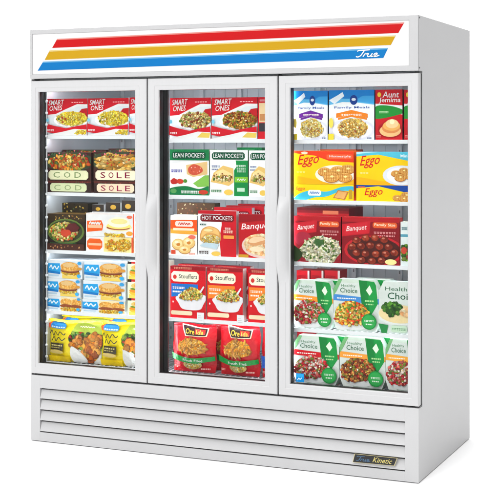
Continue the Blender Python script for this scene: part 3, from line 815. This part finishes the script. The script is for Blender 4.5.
def art_pancake(a):
    a.rect(0,0,1,1,(196,20,32)); a.poly([(0,.62),(1,.50),(1,.68),(0,.72)], W_); a.poly([(0,.42),(1,.52),(1,.60),(.5,.68),(0,.66)], (30,140,50), True); a.rect(.14,.53,.5,.57,(190,230,180))
    a.text('Aunt', .26,.84,.86,.96,W_,.15); a.text('Jemima', .12,.72,.92,.84,W_,.15); a.ell(.14,.90,.07,.05,(240,200,60),8)
    a.ell(.55,.20,.46,.17,(160,14,24)); a.ell(.55,.18,.40,.12,(238,190,130)); a.ell(.58,.24,.34,.11,(220,140,80)); a.ell(.6,.28,.32,.10,(236,176,96)); a.ell(.62,.32,.24,.09,(240,206,150)); a.ell(.62,.36,.09,.05,(250,240,190)); a.rect(.04,.05,.2,.09,(240,150,140))
def art_waffle(v):
    def A(a):
        a.rect(0,0,1,1,(250,206,8)); a.poly([(0,0),(1,0),(1,.20),(.5,.12),(0,.24)], (246,180,12), True)
        if v == 0:
            a.poly([(0,.93),(0,1),(1,1),(1,.66),(.6,.70),(.35,.86)], (232,60,24)); a.rrect(.55,.76,.98,.90,(240,96,50)); a.text('Homestyle', .60,.79,.95,.88,W_); a.ell(.18,.94,.06,.04,(250,226,200),8)
        elif v == 2: a.poly([(0,.86),(.4,.92),(1,.72),(1,1),(0,1)], (80,190,214)); a.text('Minis', .80,.84,.97,.93,(230,246,250)); a.poly([(0,.93),(.2,.97),(.4,.99),(0,1)],(180,226,236))
        a.text('Eggo', .05,.48,.40,.88,(214,30,30),.25,.06)
        if v == 2: a.rect(.07,.34,.22,.38,(250,240,150)); a.ell(.82,.30,.34,.30,(222,228,240)); a.ell(.84,.30,.29,.26,(240,240,240)); waffle(a,.72,.36,.09); waffle(a,.86,.44,.09); waffle(a,.94,.30,.09); waffle(a,.80,.24,.10)
        else:
            a.ell(.70,.30,.34,.28,(250,244,220)); waffle(a,.90,.46,.12); waffle(a,.74,.40,.13); waffle(a,.52,.38,.11); waffle(a,.86,.22,.12); waffle(a,.64,.22,.13); a.rect(.06,.34,.2,.38,(250,240,150))
    return A
def art_waffle_low(v):
    def A(a):
        a.rect(0,0,1,1,(250,212,8))
        if v == 0:
            a.poly([(0,.10),(.1,.40),(.3,.62),(.55,.55),(.8,.86),(1,.90),(1,.62),(.8,.60),(.55,.24),(.35,.16),(.2,.0),(0,0)], (60,186,216), True); a.rrect(.24,.28,.46,.64,(236,244,246)); squig(a,.27,.43,.46,.08,9,(40,110,190),.005)
            a.poly([(.66,.16),(.86,.04),(.92,.56),(.74,.66)], (190,120,56)); a.poly([(.68,.20),(.84,.10),(.89,.52),(.75,.60)], (226,170,100)); a.text('Eggo', .03,.56,.18,.84,(226,80,40),.2); a.rect(.92,.1,.98,.7,(190,150,40))
        else:
            a.poly([(0,.80),(.4,.95),(1,.5),(1,1),(0,1)], (20,70,160)); a.text('Eggo', .14,.22,.46,.80,(214,30,30),.25,.06); a.rect(.03,.84,.16,.92,(220,90,60))
            waffle(a,.90,.40,.10); waffle(a,.74,.24,.08); waffle(a,.86,.20,.09)
    return A
def art_banquet(f):
    def A(a):
        a.rect(0,0,1,1,(134,16,28)); a.rect(0,.90,1,1,(176,24,34)); a.poly([(0,.58),(.48,.66),(.50,.93),(0,.84)], (196,26,40)); a.poly([(.05,.62),(.44,.68),(.45,.9),(.06,.82)], (206,34,48))
        a.text('Banquet', .07,.66,.42,.80,(250,226,222),.2,.05); a.rrect(.54,.78,.96,.90,(224,90,40)); a.text('Family Size', .57,.805,.93,.88,(250,236,200)); a.rect(.56,.66,.95,.70,(226,150,150)); a.rect(.6,.60,.92,.63,(220,140,140))
        if f is F16:
            a.ell(.2,.5,.18,.16,(170,40,60)); a.ell(.55,.24,.50,.28,(150,30,40)); a.ell(.58,.28,.44,.30,F16,wob=.08); a.ell(.55,.44,.11,.07,(60,100,50),wob=.2); a.chips(.58,.28,.34,.2,10,.028,((60,100,50),(250,250,236),(90,130,60)),1.5); a.poly([(0,.0),(.12,.04),(.2,.18),(.05,.34),(0,.36)], (50,70,36),True)
        else:
            a.ell(.56,.30,.52,.32,(196,30,40)); a.ell(.56,.30,.47,.28,(76,26,22))
            for i, (u, v) in enumerate([(.26,.50),(.42,.55),(.58,.56),(.74,.53),(.18,.36),(.34,.38),(.50,.40),(.66,.38),(.82,.38),(.26,.23),(.42,.22),(.60,.22),(.77,.23),(.35,.08),(.53,.07),(.70,.09),(.92,.26)]):
                a.ell(u,v,.078,.078*1.05,(74,28,22),12); a.ell(u,v+.01,.068,.07,F17,12,.06); a.ell(u-.015,v+.035,.026,.02,(196,120,96),8)
            a.ell(.86,.07,.1,.06,(240,226,150)); 
    return A
OCT = [(.08,0),(.92,0),(1,.18),(1,.80),(.88,1),(.12,1),(0,.80),(0,.18)]
def art_choice(band, f, word=True, bt=None):
    def A(a):
        a.rect(0,0,1,1,(214,222,216)); a.rect(0,.93,1,1,(206,220,206)); a.poly([(0,.0),(1,0),(1,.34),(.6,.52),(.3,.54),(0,.40)], (204,212,206), True); a.poly([(0,0),(.5,0),(.2,.14),(0,.18)], (176,188,176))
        a.poly([(.30,.0),(0,.02),(0,.3),(.2,.25)], (226,230,226))
        a.text('Healthy', .17,.83,.49,.90,(110,150,120)); a.text('Choice', .15,.735,.53,.83,(60,110,80))
        if band: a.poly([(0,.58),(1,.54),(1,.64),(0,.70)], band); a.rect(.08,.615,.5,.635,(250,246,236))
        a.poly([(.56,.99),(.93,.97),(.98,.55),(.82,.30),(.64,.42)], (24,150,66)); a.poly([(.56,.99),(.74,.98),(.80,.32),(.64,.42)], (14,126,54)); a.poly([(0,.80),(.12,1),(.20,1),(.07,.76),(0,.66)], (120,180,120)); a.poly([(.72,.80),(.80,.90),(.86,.78),(.80,.70)], (226,240,220)); a.rect(.70,.58,.90,.61,(170,220,150)); a.rect(.72,.52,.88,.545,(170,220,150))
        a.poly([(.02,.34),(.10,.12),(.30,.03),(.60,.03),(.80,.14),(.84,.32)], (228,230,230), True); a.ell(.42,.30,.40,.14,(250,250,250)); a.poly([(.03,.28),(.10,.46),(.34,.58),(.60,.54),(.78,.38),(.72,.20),(.4,.11),(.12,.15)], f, True)
        a.chips(.4,.35,.28,.12,14,.026,((236,90,60),(120,150,60),(250,240,220),(236,190,90)),1.4)
        a.ell(.80,.20,.165,.165*a.asp,(20,140,60),22); a.ell(.80,.20,.14,.14*a.asp,(44,164,76),22); a.rect(.70,.20,.90,.235,(226,244,226)); a.rect(.73,.14,.87,.165,(226,244,226))
    return A

RB = 'red and white meal boxes on the top shelves'
b1 = box_item('meal_box', 'leftmost red and white yellow pasta meal box on the left door top shelf', 'food box', RB, 1, 0, 46.8, 87.5, 98.7, art_light_meal(F1), side=(200,20,34), right=(210,190,190))
b2 = box_item('meal_box', 'second red and white yellow pasta box from the left, left door top shelf', 'food box', RB, 1, 0, 87.8, 129, 98.2, art_light_meal(F1), side=(200,20,34), right=(210,190,190))
box_item('meal_box', 'red and white meal box half hidden by the left door stile, top shelf', 'food box', RB, 1, 0, 129.6, 160, 97.2, art_light_meal(F1), side=(200,20,34), y=YF+.001)
box_item('meal_box', 'red and white meal box with pale chicken pasta on the middle door top shelf', 'food box', RB, 2, 0, 169.8, 211.2, 97.8, art_light_meal(F2), side=(200,20,34), right=(210,190,190))
box_item('meal_box', 'red and white meal box with brown stir fry on the middle door top shelf', 'food box', RB, 2, 0, 211.8, 257.5, 97.4, art_light_meal(F3), side=(190,20,34), right=(150,16,28))
def art_red_strip(a):
    a.rect(0,0,1,1,(200,18,34)); a.rect(.05,.40,.9,.86,(224,196,150)); a.rect(.08,.44,.6,.60,(190,130,80)); a.rect(.05,.18,.9,.38,(52,50,56)); a.rect(.08,.9,.8,.94,(246,200,200))
box_item('meal_box', 'red box with beige picture and black patch, cut off by the middle door stile', 'food box', None, 2, 0, 258, 279, 97, art_red_strip, side=(190,20,34))

# shelf 2 left: fish
FB = 'stacked fish packs on the left door second shelf'
def stack(dn, lv, px0, px1, ysplit, ytop, A1, A2, names, labels, cat, group, **k):
    lo = box_item(names, labels[0], cat, group, dn, lv, px0, px1, ysplit, A1, **k)
    z = top_of(lo)+.0008
    hi = box_item(names, labels[1], cat, group, dn, lv, px0, px1, ytop, A2, zb=z, **k)
    return lo, hi
CRM = (214,222,176)
fk = dict(depth=.12, side=(66,44,40), top=(90,40,36))
lo, hi = stack(1,1,47,91.3,181,152.5, art_fish_low('COD', CRM, (150,168,120)), art_fish_top('COD', F4, (222,222,180), (130,150,100)), 'fish_pack',
    ('lower dark fish pack with a green COD label on the second shelf', 'upper fish pack with COD label and a dish of golden fried fish'), 'frozen fish', FB, **fk)
lo2, hi2 = stack(1,1,93.5,139,181.5,152, art_fish_low('SOLE', (240,220,190), (150,30,70)), art_fish_top('SOLE', F5, (246,232,200), (130,20,60)), 'fish_pack',
    ('lower dark fish pack with a cream SOLE label in purple letters', 'upper fish pack with SOLE label and long golden fillets on a plate'), 'frozen fish', FB, **fk)
behind(hi, .124, 'fish pack standing behind the upper COD pack, only its top showing', dz=.012, dx=.01)
behind(hi2, .124, 'fish pack standing behind the upper SOLE pack, only its top showing', dz=.015, dx=.012)
# butterfly between the packs
def butterfly(a):
    a.rect(0,0,1,1,(56,36,34)); a.poly([(.5,.2),(.1,.5),(0,.9),(.3,.9),(.5,.6),(.7,.9),(1,.9),(.9,.5)], (226,110,190))
# shelf 3 left
box_item('meal_box', 'dark box with a green rimmed plate of pasta salad, far left', 'food box', None, 1, 2, 47, 84.8, 214, art_plate, depth=.12, side=(50,38,28), top=(120,90,40))
BB = 'white breakfast boxes with an orange logo on the left door third shelf'
mk = dict(depth=.10, side=(238,234,230))
lo, hi = stack(1,2,86,134.5,237,213.5, art_muffin_low, art_muffin_big, 'breakfast_box',
    ('low white and orange box of egg pastries under the muffin sandwich box', 'white box with orange logo and big egg muffin sandwich, upper of two'), 'food box', BB, **mk)
def art_dark_strip(a):
    a.rect(0,0,1,1,(58,48,34)); a.chips(.5,.55,.50,.46,40,.035,((214,172,60),(190,150,60),(150,110,40),(80,100,50),(220,200,130),(30,26,24)),1.6)
ob = 'dark boxes stacked behind the front row of the left door third shelf'
box_item('meal_box', 'dark gold patterned box peeking over the box with the green rimmed plate', 'food box', ob, 1, 2, 52, 88, 203, art_dark_strip, y=.22, side=(60,50,36), zb=1.03, depth=.1)
box_item('meal_box', 'white topped dark box behind the muffin boxes, nearest the plate box', 'food box', ob, 1, 2, 92, 104, 204.5, lambda a: (a.rect(0,0,1,1,W_), a.rect(0,.84,1,1,(54,46,40)), a.ell(.5,.9,.2,.04,(206,160,60))), y=.19, depth=.1)
box_item('meal_box', 'white topped dark box behind the muffin boxes, middle of three', 'food box', ob, 1, 2, 106, 120.5, 202.5, lambda a: (a.rect(0,0,1,1,W_), a.rect(0,.80,1,1,(54,46,40)), a.ell(.5,.9,.2,.05,(206,160,60))), y=.20, depth=.1)
box_item('meal_box', 'white topped dark box behind the muffin boxes, nearest the right stile', 'food box', ob, 1, 2, 122, 137, 200.5, lambda a: (a.rect(0,0,1,1,W_), a.rect(0,.78,1,1,(54,46,40)), a.ell(.4,.88,.2,.05,(206,160,60))), y=.21, depth=.1)
# shelf 4 left: sandwich boxes
SB = 'white and blue muffin sandwich boxes on the left door fourth shelf'
pos = ['bottom', 'middle', 'top']
for c, (p0, p1, ys, col) in enumerate(((47, 81.5, (296.5, 278.5, 260.2), 'left'), (82.5, 124.8, (300, 281, 261.5), 'right'))):
    z = None
    for r in range(3):
        art = art_sandwich(2 if r == 0 else 0)
        sh_ = (0, -1.2, .9)[r] if c == 0 else (0, .6, 1.6)[r]
        o = box_item('sandwich_box', '%s box of the %s column of blue and white muffin sandwiches' % (pos[r], col), 'food box', SB, 1, 3, p0+sh_*(c or r > 0), p1+sh_*.8, ys[r], art, depth=.15, side=(232,240,246), zb=z)
        z = top_of(o)+.0008
z = None
for r, ytp in enumerate((299, 280, 262)):
    o = box_item('sandwich_box', '%s box of the green and yellow sandwich boxes cut off by the left door stile' % pos[r], 'food box', 'green and yellow sandwich boxes', 1, 3, 127.5, 160, ytp, art_sandwich2, depth=.15, side=(240,240,220), zb=z, y=YF+.002)
    z = top_of(o)+.0008
# bottom left: yellow chicken bags
YB = 'yellow bags of breaded chicken'
y1 = bag_item('chicken_bag', 'yellow bag of breaded chicken, front left, nothing hiding it', 'food bag', YB, 1, 4, 46, 99.3, 321, art_yellow_bag(0), t=.03, back=(240,214,20))
y2 = bag_item('chicken_bag', 'yellow bag of breaded chicken partly hidden by the stile of the left door', 'food bag', YB, 1, 4, 98.5, 152, 323, art_yellow_bag(0), t=.03, back=(240,214,20))
behind(y1, .075, 'yellow bag of breaded chicken standing behind the leftmost yellow bag', dx=.03, dz=.012)
behind(y2, .075, 'yellow bag of breaded chicken standing behind the stile side yellow bag', dx=.0, dz=.014)
# middle door shelf 2
GP = 'green and white stuffed sandwich boxes on the middle door second shelf'
box_item('pocket_box', 'green and white LEAN POCKETS box with a red filled sandwich, leftmost of three', 'food box', GP, 2, 1, 169.8, 209, 149.5, art_green_pocket(0), depth=.09, side=(20,120,66), right=(200,222,204))
g2 = box_item('pocket_box', 'LEAN POCKETS box with steak filling and a green right panel, middle of three', 'food box', GP, 2, 1, 209.9, 248, 150, art_green_pocket(1), depth=.09, side=(20,120,66), right=(20,120,60))
g3 = box_item('pocket_box', 'LEAN POCKETS box cut off by the right stile of the middle door', 'food box', GP, 2, 1, 248.8, 278, 150.5, art_green_pocket(1), depth=.09, side=(20,120,66))
box_item('pocket_box', 'plain green box top rising behind the middle LEAN POCKETS box', 'food box', None, 2, 1, 237, 262, 147.5, lambda a: (a.rect(0,0,1,1,(16,120,64)), a.rect(.3,.9,.7,.96,(60,160,90))), y=.2, side=(16,110,60))
# middle door shelf 3
box_item('bites_box', 'small white box with an orange band and pastry bites, left of HOT POCKETS', 'food box', None, 2, 2, 170.5, 197, 215.5, art_orange_small, depth=.08, side=(240,236,230), right=(190,190,190))
hp = box_item('pocket_box', 'white and red HOT POCKETS box in front on the middle door third shelf', 'food box', 'red stuffed sandwich boxes on the middle door third shelf', 2, 2, 198, 236.5, 211, art_hot_pocket, depth=.03, side=(236,236,238), right=(196,196,200), top=(180,20,34))
for k, l in enumerate(('first', 'second', 'third')):
    behind(hp, .10+.05*k, '%s red and white pocket box in the row stepping back behind the HOT POCKETS box' % l, dx=.035+.040*k, dz=.012+.006*k)
bb = box_item('bowl_box', 'red boxed bowl of creamy chicken next to the HOT POCKETS box', 'food box', None, 2, 2, 238.5, 279, 214.5, art_banq_bowl, depth=.018, side=(186,20,30), top=(200,40,44))
box_item('bowl_box', 'plain red box rising behind the boxed bowl of creamy chicken', 'food box', None, 2, 2, 256, 284, 206.5, lambda a: (a.rect(0,0,1,1,(190,26,36)), a.rect(.05,.9,.6,.96,(240,226,220))), depth=.03, y=.30, side=(170,20,30))
z = SH[2][2]+.009+.20
def art_brown_strip(a):
    a.rect(0,0,1,1,(92,64,44)); a.rect(0,.0,1,.3,(60,110,50)); a.chips(.5,.6,.5,.4,34,.03,((206,170,110),(150,80,50),(226,206,160)),2)
box_item('meal_box', 'brown patterned box at the back left of the middle door third shelf', 'food box', None, 2, 2, 177, 215, 203, art_brown_strip, y=.24, side=(80,60,44), zb=1.04)
# middle door shelf 4
MB_ = 'red macaroni boxes on the middle door fourth shelf'
for (p0, p1, yt, lc, l) in ((170.2,206,266.5,(20,110,196),'red macaroni box with a blue panel, leftmost of three'), (206.8,243,268,(240,130,36),'red macaroni box with an orange panel, middle of three'), (248,284,270,(240,130,36),'red macaroni box with an orange panel cut off by the middle door stile')):
    o = box_item('macaroni_box', l, 'food box', MB_, 2, 3, p0, p1, yt, art_red_mac(lc), depth=.04, side=(190,16,30), right=(216,206,200), top=(120,14,26))
    if p0 < 240: behind(o, .06, 'red macaroni box second in line behind the one with the %s panel' % ('blue' if p0 < 180 else 'orange'), dx=.012, dz=.004)
# price tickets under the boxes
# middle door bottom: red fries bags
RBG = 'red bags of fries on the middle door bottom shelf'
r1 = bag_item('fries_bag', 'red bag of fries with a green band, left of the two full ones', 'food bag', RBG, 2, 4, 170.5, 213.5, 324.5, art_fries_bag, t=.03, back=(190,16,30))
r2 = bag_item('fries_bag', 'red bag of fries with a green band, right of the two full ones', 'food bag', RBG, 2, 4, 217, 258, 326, art_fries_bag, t=.03, back=(190,16,30), rot=-.05)
behind(r2, .085, 'red bag of fries behind and between the two full ones', dx=-.075, dz=-.0005, rot=.06)
def art_blue_fries(a):
    art_fries_bag(a); a.poly([(0,.2),(1,.2),(1,.40),(0,.44)], (30,90,190))
bag_item('fries_bag', 'red bag with a blue band cut off by the middle door stile', 'food bag', None, 2, 4, 259.5, 291, 328, art_blue_fries, t=.03, back=(190,16,30))

# right door shelf 1
BM = 'blue and white pasta meal boxes on the right door top shelf'
box_item('pasta_box', 'blue and white pasta box with a purple banner', 'food box', BM, 3, 0, 293.8, 327.8, 90.8, art_blue_meal((110,40,150), F14), depth=.07, side=(20,110,190), right=(40,60,90))
box_item('pasta_box', 'blue and white pasta box with an orange banner', 'food box', BM, 3, 0, 329, 374.3, 90, art_blue_meal((236,130,30), F22b), depth=.07, side=(20,110,190), right=(40,60,90))
p1 = box_item('pancake_box', 'red pancake box with green band and two white words, fully in view', 'food box', 'red pancake boxes on the right door top shelf', 3, 0, 375.4, 402.5, 89.5, art_pancake, depth=.06, side=(180,20,32), right=(52,20,22))
box_item('pancake_box', 'red pancake box sliced by the right edge of the right door glass', 'food box', 'red pancake boxes on the right door top shelf', 3, 0, 404, 431, 89.5, art_pancake, depth=.06, side=(180,20,32))
# right door shelf 2
WB = 'yellow waffle boxes on the right door second shelf'
lo, hi = stack(3,1,293.8,353.8,184.5,151, art_waffle_low(0), art_waffle(0), 'waffle_box',
   ('flat yellow waffle box with a wavy cyan ribbon, under the Homestyle one', 'yellow and orange Homestyle waffle box on top of the left stack'), 'food box', WB, depth=.13, side=(250,212,8), right=(216,80,24), top=(240,150,30))
lo, hi = stack(3,1,356.2,412,185.5,152, art_waffle_low(1), art_waffle(2), 'waffle_box',
   ('yellow waffle box with a dark blue top edge, bottom of the right stack', 'yellow waffle box with a pale cyan top, on top of the right stack'), 'food box', WB, depth=.13, side=(250,212,8), top=(110,190,210))
box_item('waffle_box', 'orange edge of a box showing just above and behind the Homestyle box', 'food box', None, 3, 1, 320, 356, 149.5, lambda a: a.rect(0,0,1,1,(226,90,36)), y=.24, side=(200,70,30), depth=.1)
# right door shelf 3
DB = 'dark red family dinner boxes on the right door third shelf'
d1 = box_item('dinner_box', 'dark red dinner box with creamy white pasta and greens', 'food box', DB, 3, 2, 293.8, 341, 216.5, art_banquet(F16), depth=.05, side=(130,16,28), right=(70,14,20), top=(150,24,34))
d2 = box_item('dinner_box', 'dark red dinner box full of brown meatballs', 'food box', DB, 3, 2, 342, 399.5, 217.5, art_banquet(F17), depth=.05, side=(130,16,28), right=(190,50,50), top=(170,24,34))
def art_dred(a):
    a.rect(0,0,1,1,(120,16,26)); a.rect(0,.80,1,.9,(176,30,40)); a.rect(.5,.88,.8,.95,(200,110,80)); a.rect(0,.95,1,1,(90,12,20))
box_item('dinner_box', 'dark red box lying across the back, above the creamy pasta dinner box', 'food box', DB, 3, 2, 297, 349, 208, art_dred, y=.20, side=(120,16,26), top=(150,40,44), depth=.2)
def art_sliver(a):
    a.rect(0,0,1,1,(226,236,234)); a.rect(0,.66,1,.72,(90,160,180)); a.ell(.5,.3,.5,.2,F10); a.ell(.3,.35,.25,.08,(206,70,50)); a.rect(.1,.82,.6,.88,(80,130,140))
box_item('meal_box', 'pale green and white box sliver right of the meatball dinner box', 'food box', None, 3, 2, 400.5, 412, 222, art_sliver, depth=.05, side=(226,236,234))
# right door shelf 4, 5: octagonal white and green boxes
def oct_item(label, lv, px0, px1, ytop, art, depth=.05, y=YF, name='bowl_box', group=None):
    x0, _ = at(px0, 200, y); x1, _ = at(px1, 200, y)
    z0 = SH[3][lv]+.0095; zt = at((px0+px1)/2, ytop, y)[1]; w, h = x1-x0-.001, zt-z0
    fr = min(1, (-.0436-x0)/w); shp = clip(OCT, [(0,0),(fr,0),(fr,1),(0,1)])
    bm = bmesh.new(); mats = [ink((238,242,238)), ink((200,214,204))]
    a_ = [bm.verts.new((-w/2+u*w, 0, v*h)) for u, v in shp]; b_ = [bm.verts.new((-w/2+u*w, depth, v*h)) for u, v in shp]
    bm.faces.new(a_); bm.faces.new(b_[::-1])
    for i in range(len(shp)):
        j = (i+1) % len(shp); bm.faces.new([a_[i], b_[i], b_[j], a_[j]]).material_index = 1
    a = Art(asp=w/h, shape=shp); a.umax = fr; a.w = w; art(a); a.build(bm, mats, w, h, .00012, -w/2, 0, 0)
    o = bmobj(name, bm, mats, None, ((x0+x1)/2, y, z0))
    return tag(o, label, 'food box', group)
HG = 'white and green eight sided bowl boxes in the right door'
def art_choice_wide(a):
    a.rect(0,0,1,1,(214,222,216)); a.text('Healthy', .16,.80,.80,.90,(60,110,80)); a.text('Choice', .22,.66,.95,.79,(24,84,56))
    a.ell(.5,.36,.56,.2,(226,230,226)); a.ell(.5,.38,.5,.18,(236,214,160)); a.ell(.34,.48,.25,.13,F21,wob=.12); a.ell(.75,.42,.24,.10,F22)
    a.rrect(.3,.03,.7,.16,(200,226,200)); a.rect(.34,.07,.66,.11,(90,150,100)); a.poly([(0,.0),(.2,.0),(.24,.16),(0,.18)], (40,140,70)); a.rect(.8,.02,1,.14,(60,160,80))
Q = [(3,292.6,333.4,280.5,art_choice((246,150,40),F18),'white and green bowl box with an orange band, left of the fourth shelf'),
     (3,333.4,379,279.5,art_choice((70,140,210),F19),'white and green bowl box with a blue band, middle of the fourth shelf'),
     (3,378.6,420,282,art_choice_wide,'white bowl box with broccoli and chicken at the right of the fourth shelf'),
     (4,293.4,339,336,art_choice((206,20,32),F18),'white and green bowl box with a red band, left of the bottom shelf'),
     (4,339.6,385.6,337.5,art_choice((246,160,60),F20),'white and green bowl box with an orange band, middle of the bottom shelf'),
     (4,385.6,424,339.5,art_choice((246,170,60),F18),'white and green bowl box cut off at the right of the bottom shelf')]
oc = [oct_item(l, lv, min(a,999), min(b, 411.5) if b > 411 and lv > 5 else b, yt, art, group=HG) for lv, a, b, yt, art, l in Q]
for i in (0, 1, 3, 4):
    behind(oc[i], .055, 'second bowl box just behind the '+Q[i][5].replace('white and green bowl box ', 'one '), dx=.06, dz=.0)
def art_rw(a):
    a.rect(0,0,1,1,(206,24,36))
    for k in range(3): a.rect(.26+k*.27,0,.31+k*.27,1,(240,236,230))
    a.ell(.08,.85,.05,.1,(240,230,220),8)
for k, (p0, p1) in enumerate(((296.5,309.5),(310.5,323.5),(324.5,340))):
    box_item('dinner_box', '%s small red box in the row behind the orange band bowl box' % ('left', 'middle', 'right')[k], 'food box', 'small red boxes behind the fourth shelf bowls', 3, 3, p0, p1, 270.5, lambda a: (a.rect(0,0,1,1,(206,24,36)), a.rect(.86,0,1,1,(240,232,228)), a.rect(.1,.86,.7,.9,(120,14,24))), y=.26, depth=.1, side=(190,20,34), top=(214,60,60))
box_item('dinner_box', 'dark red box end behind the red band bowl box on the bottom shelf', 'food box', None, 3, 4, 297, 318, 331, lambda a: (a.rect(0,0,1,1,(150,24,34)), a.ell(.5,.85,.3,.06,F18)), y=.2, depth=.1, side=(130,20,30))

# ===================================================================== LIGHT
w = bpy.data.worlds.new('World'); sc.world = w; w.use_nodes = True
nt = w.node_tree; bg = nt.nodes['Background']
tc = nt.nodes.new('ShaderNodeTexCoord'); sx = nt.nodes.new('ShaderNodeSeparateXYZ')
nt.links.new(tc.outputs['Generated'], sx.inputs[0])
def dotn(v):
    n = nt.nodes.new('ShaderNodeVectorMath'); n.operation = 'DOT_PRODUCT'; n.inputs[1].default_value = v
    nt.links.new(tc.outputs['Generated'], n.inputs[0]); return n.outputs['Value']
def mr(src, a, b, c, d):
    n = nt.nodes.new('ShaderNodeMapRange'); n.interpolation_type = 'SMOOTHSTEP'
    for k, v in zip(('From Min', 'From Max', 'To Min', 'To Max'), (a, b, c, d)): n.inputs[k].default_value = v
    nt.links.new(src, n.inputs['Value']); return n.outputs['Result']
back = mr(dotn((-.4003, .9163, 0)), .55, .85, 0, 1)         # white cyclorama behind the freezer
front = mr(dotn((-.25, -.97, 0)), .74, .93, 0, 1)
up = mr(sx.outputs['Z'], .70, .95, 0, 1)                     # overhead soft light
def math2(op, a, b):
    n = nt.nodes.new('ShaderNodeMath'); n.operation = op
    for i, q in enumerate((a, b)):
        if isinstance(q, (int, float)): n.inputs[i].default_value = q
        else: nt.links.new(q, n.inputs[i])
    return n.outputs[0]
val = math2('ADD', math2('ADD', math2('MULTIPLY', back, 1.1), math2('MULTIPLY', up, 3.7)), math2('ADD', .12, math2('MULTIPLY', front, 1.5)))
nt.links.new(val, bg.inputs['Strength']); bg.inputs['Color'].default_value = (1, 1, 1, 1)
def area(name, loc, target, size, power):
    l = bpy.data.lights.new(name, 'AREA'); l.energy = power; l.size = size[0]; l.size_y = size[1]; l.shape = 'RECTANGLE'
    o = bpy.data.objects.new(name, l); C.objects.link(o); o.location = loc
    o.rotation_euler = (Vector(target)-Vector(loc)).to_track_quat('-Z', 'Y').to_euler()
    return o
area('softbox', (-1.3, -7.6, 8.6), (-1.0, 0, .8), (4, 4), 520)

sc.view_settings.view_transform = 'Standard'; sc.view_settings.look = 'None'; sc.view_settings.exposure = 0; sc.view_settings.gamma = 1
sc.render.engine = 'CYCLES'
sc.cycles.max_bounces = 10; sc.cycles.transparent_max_bounces = 16
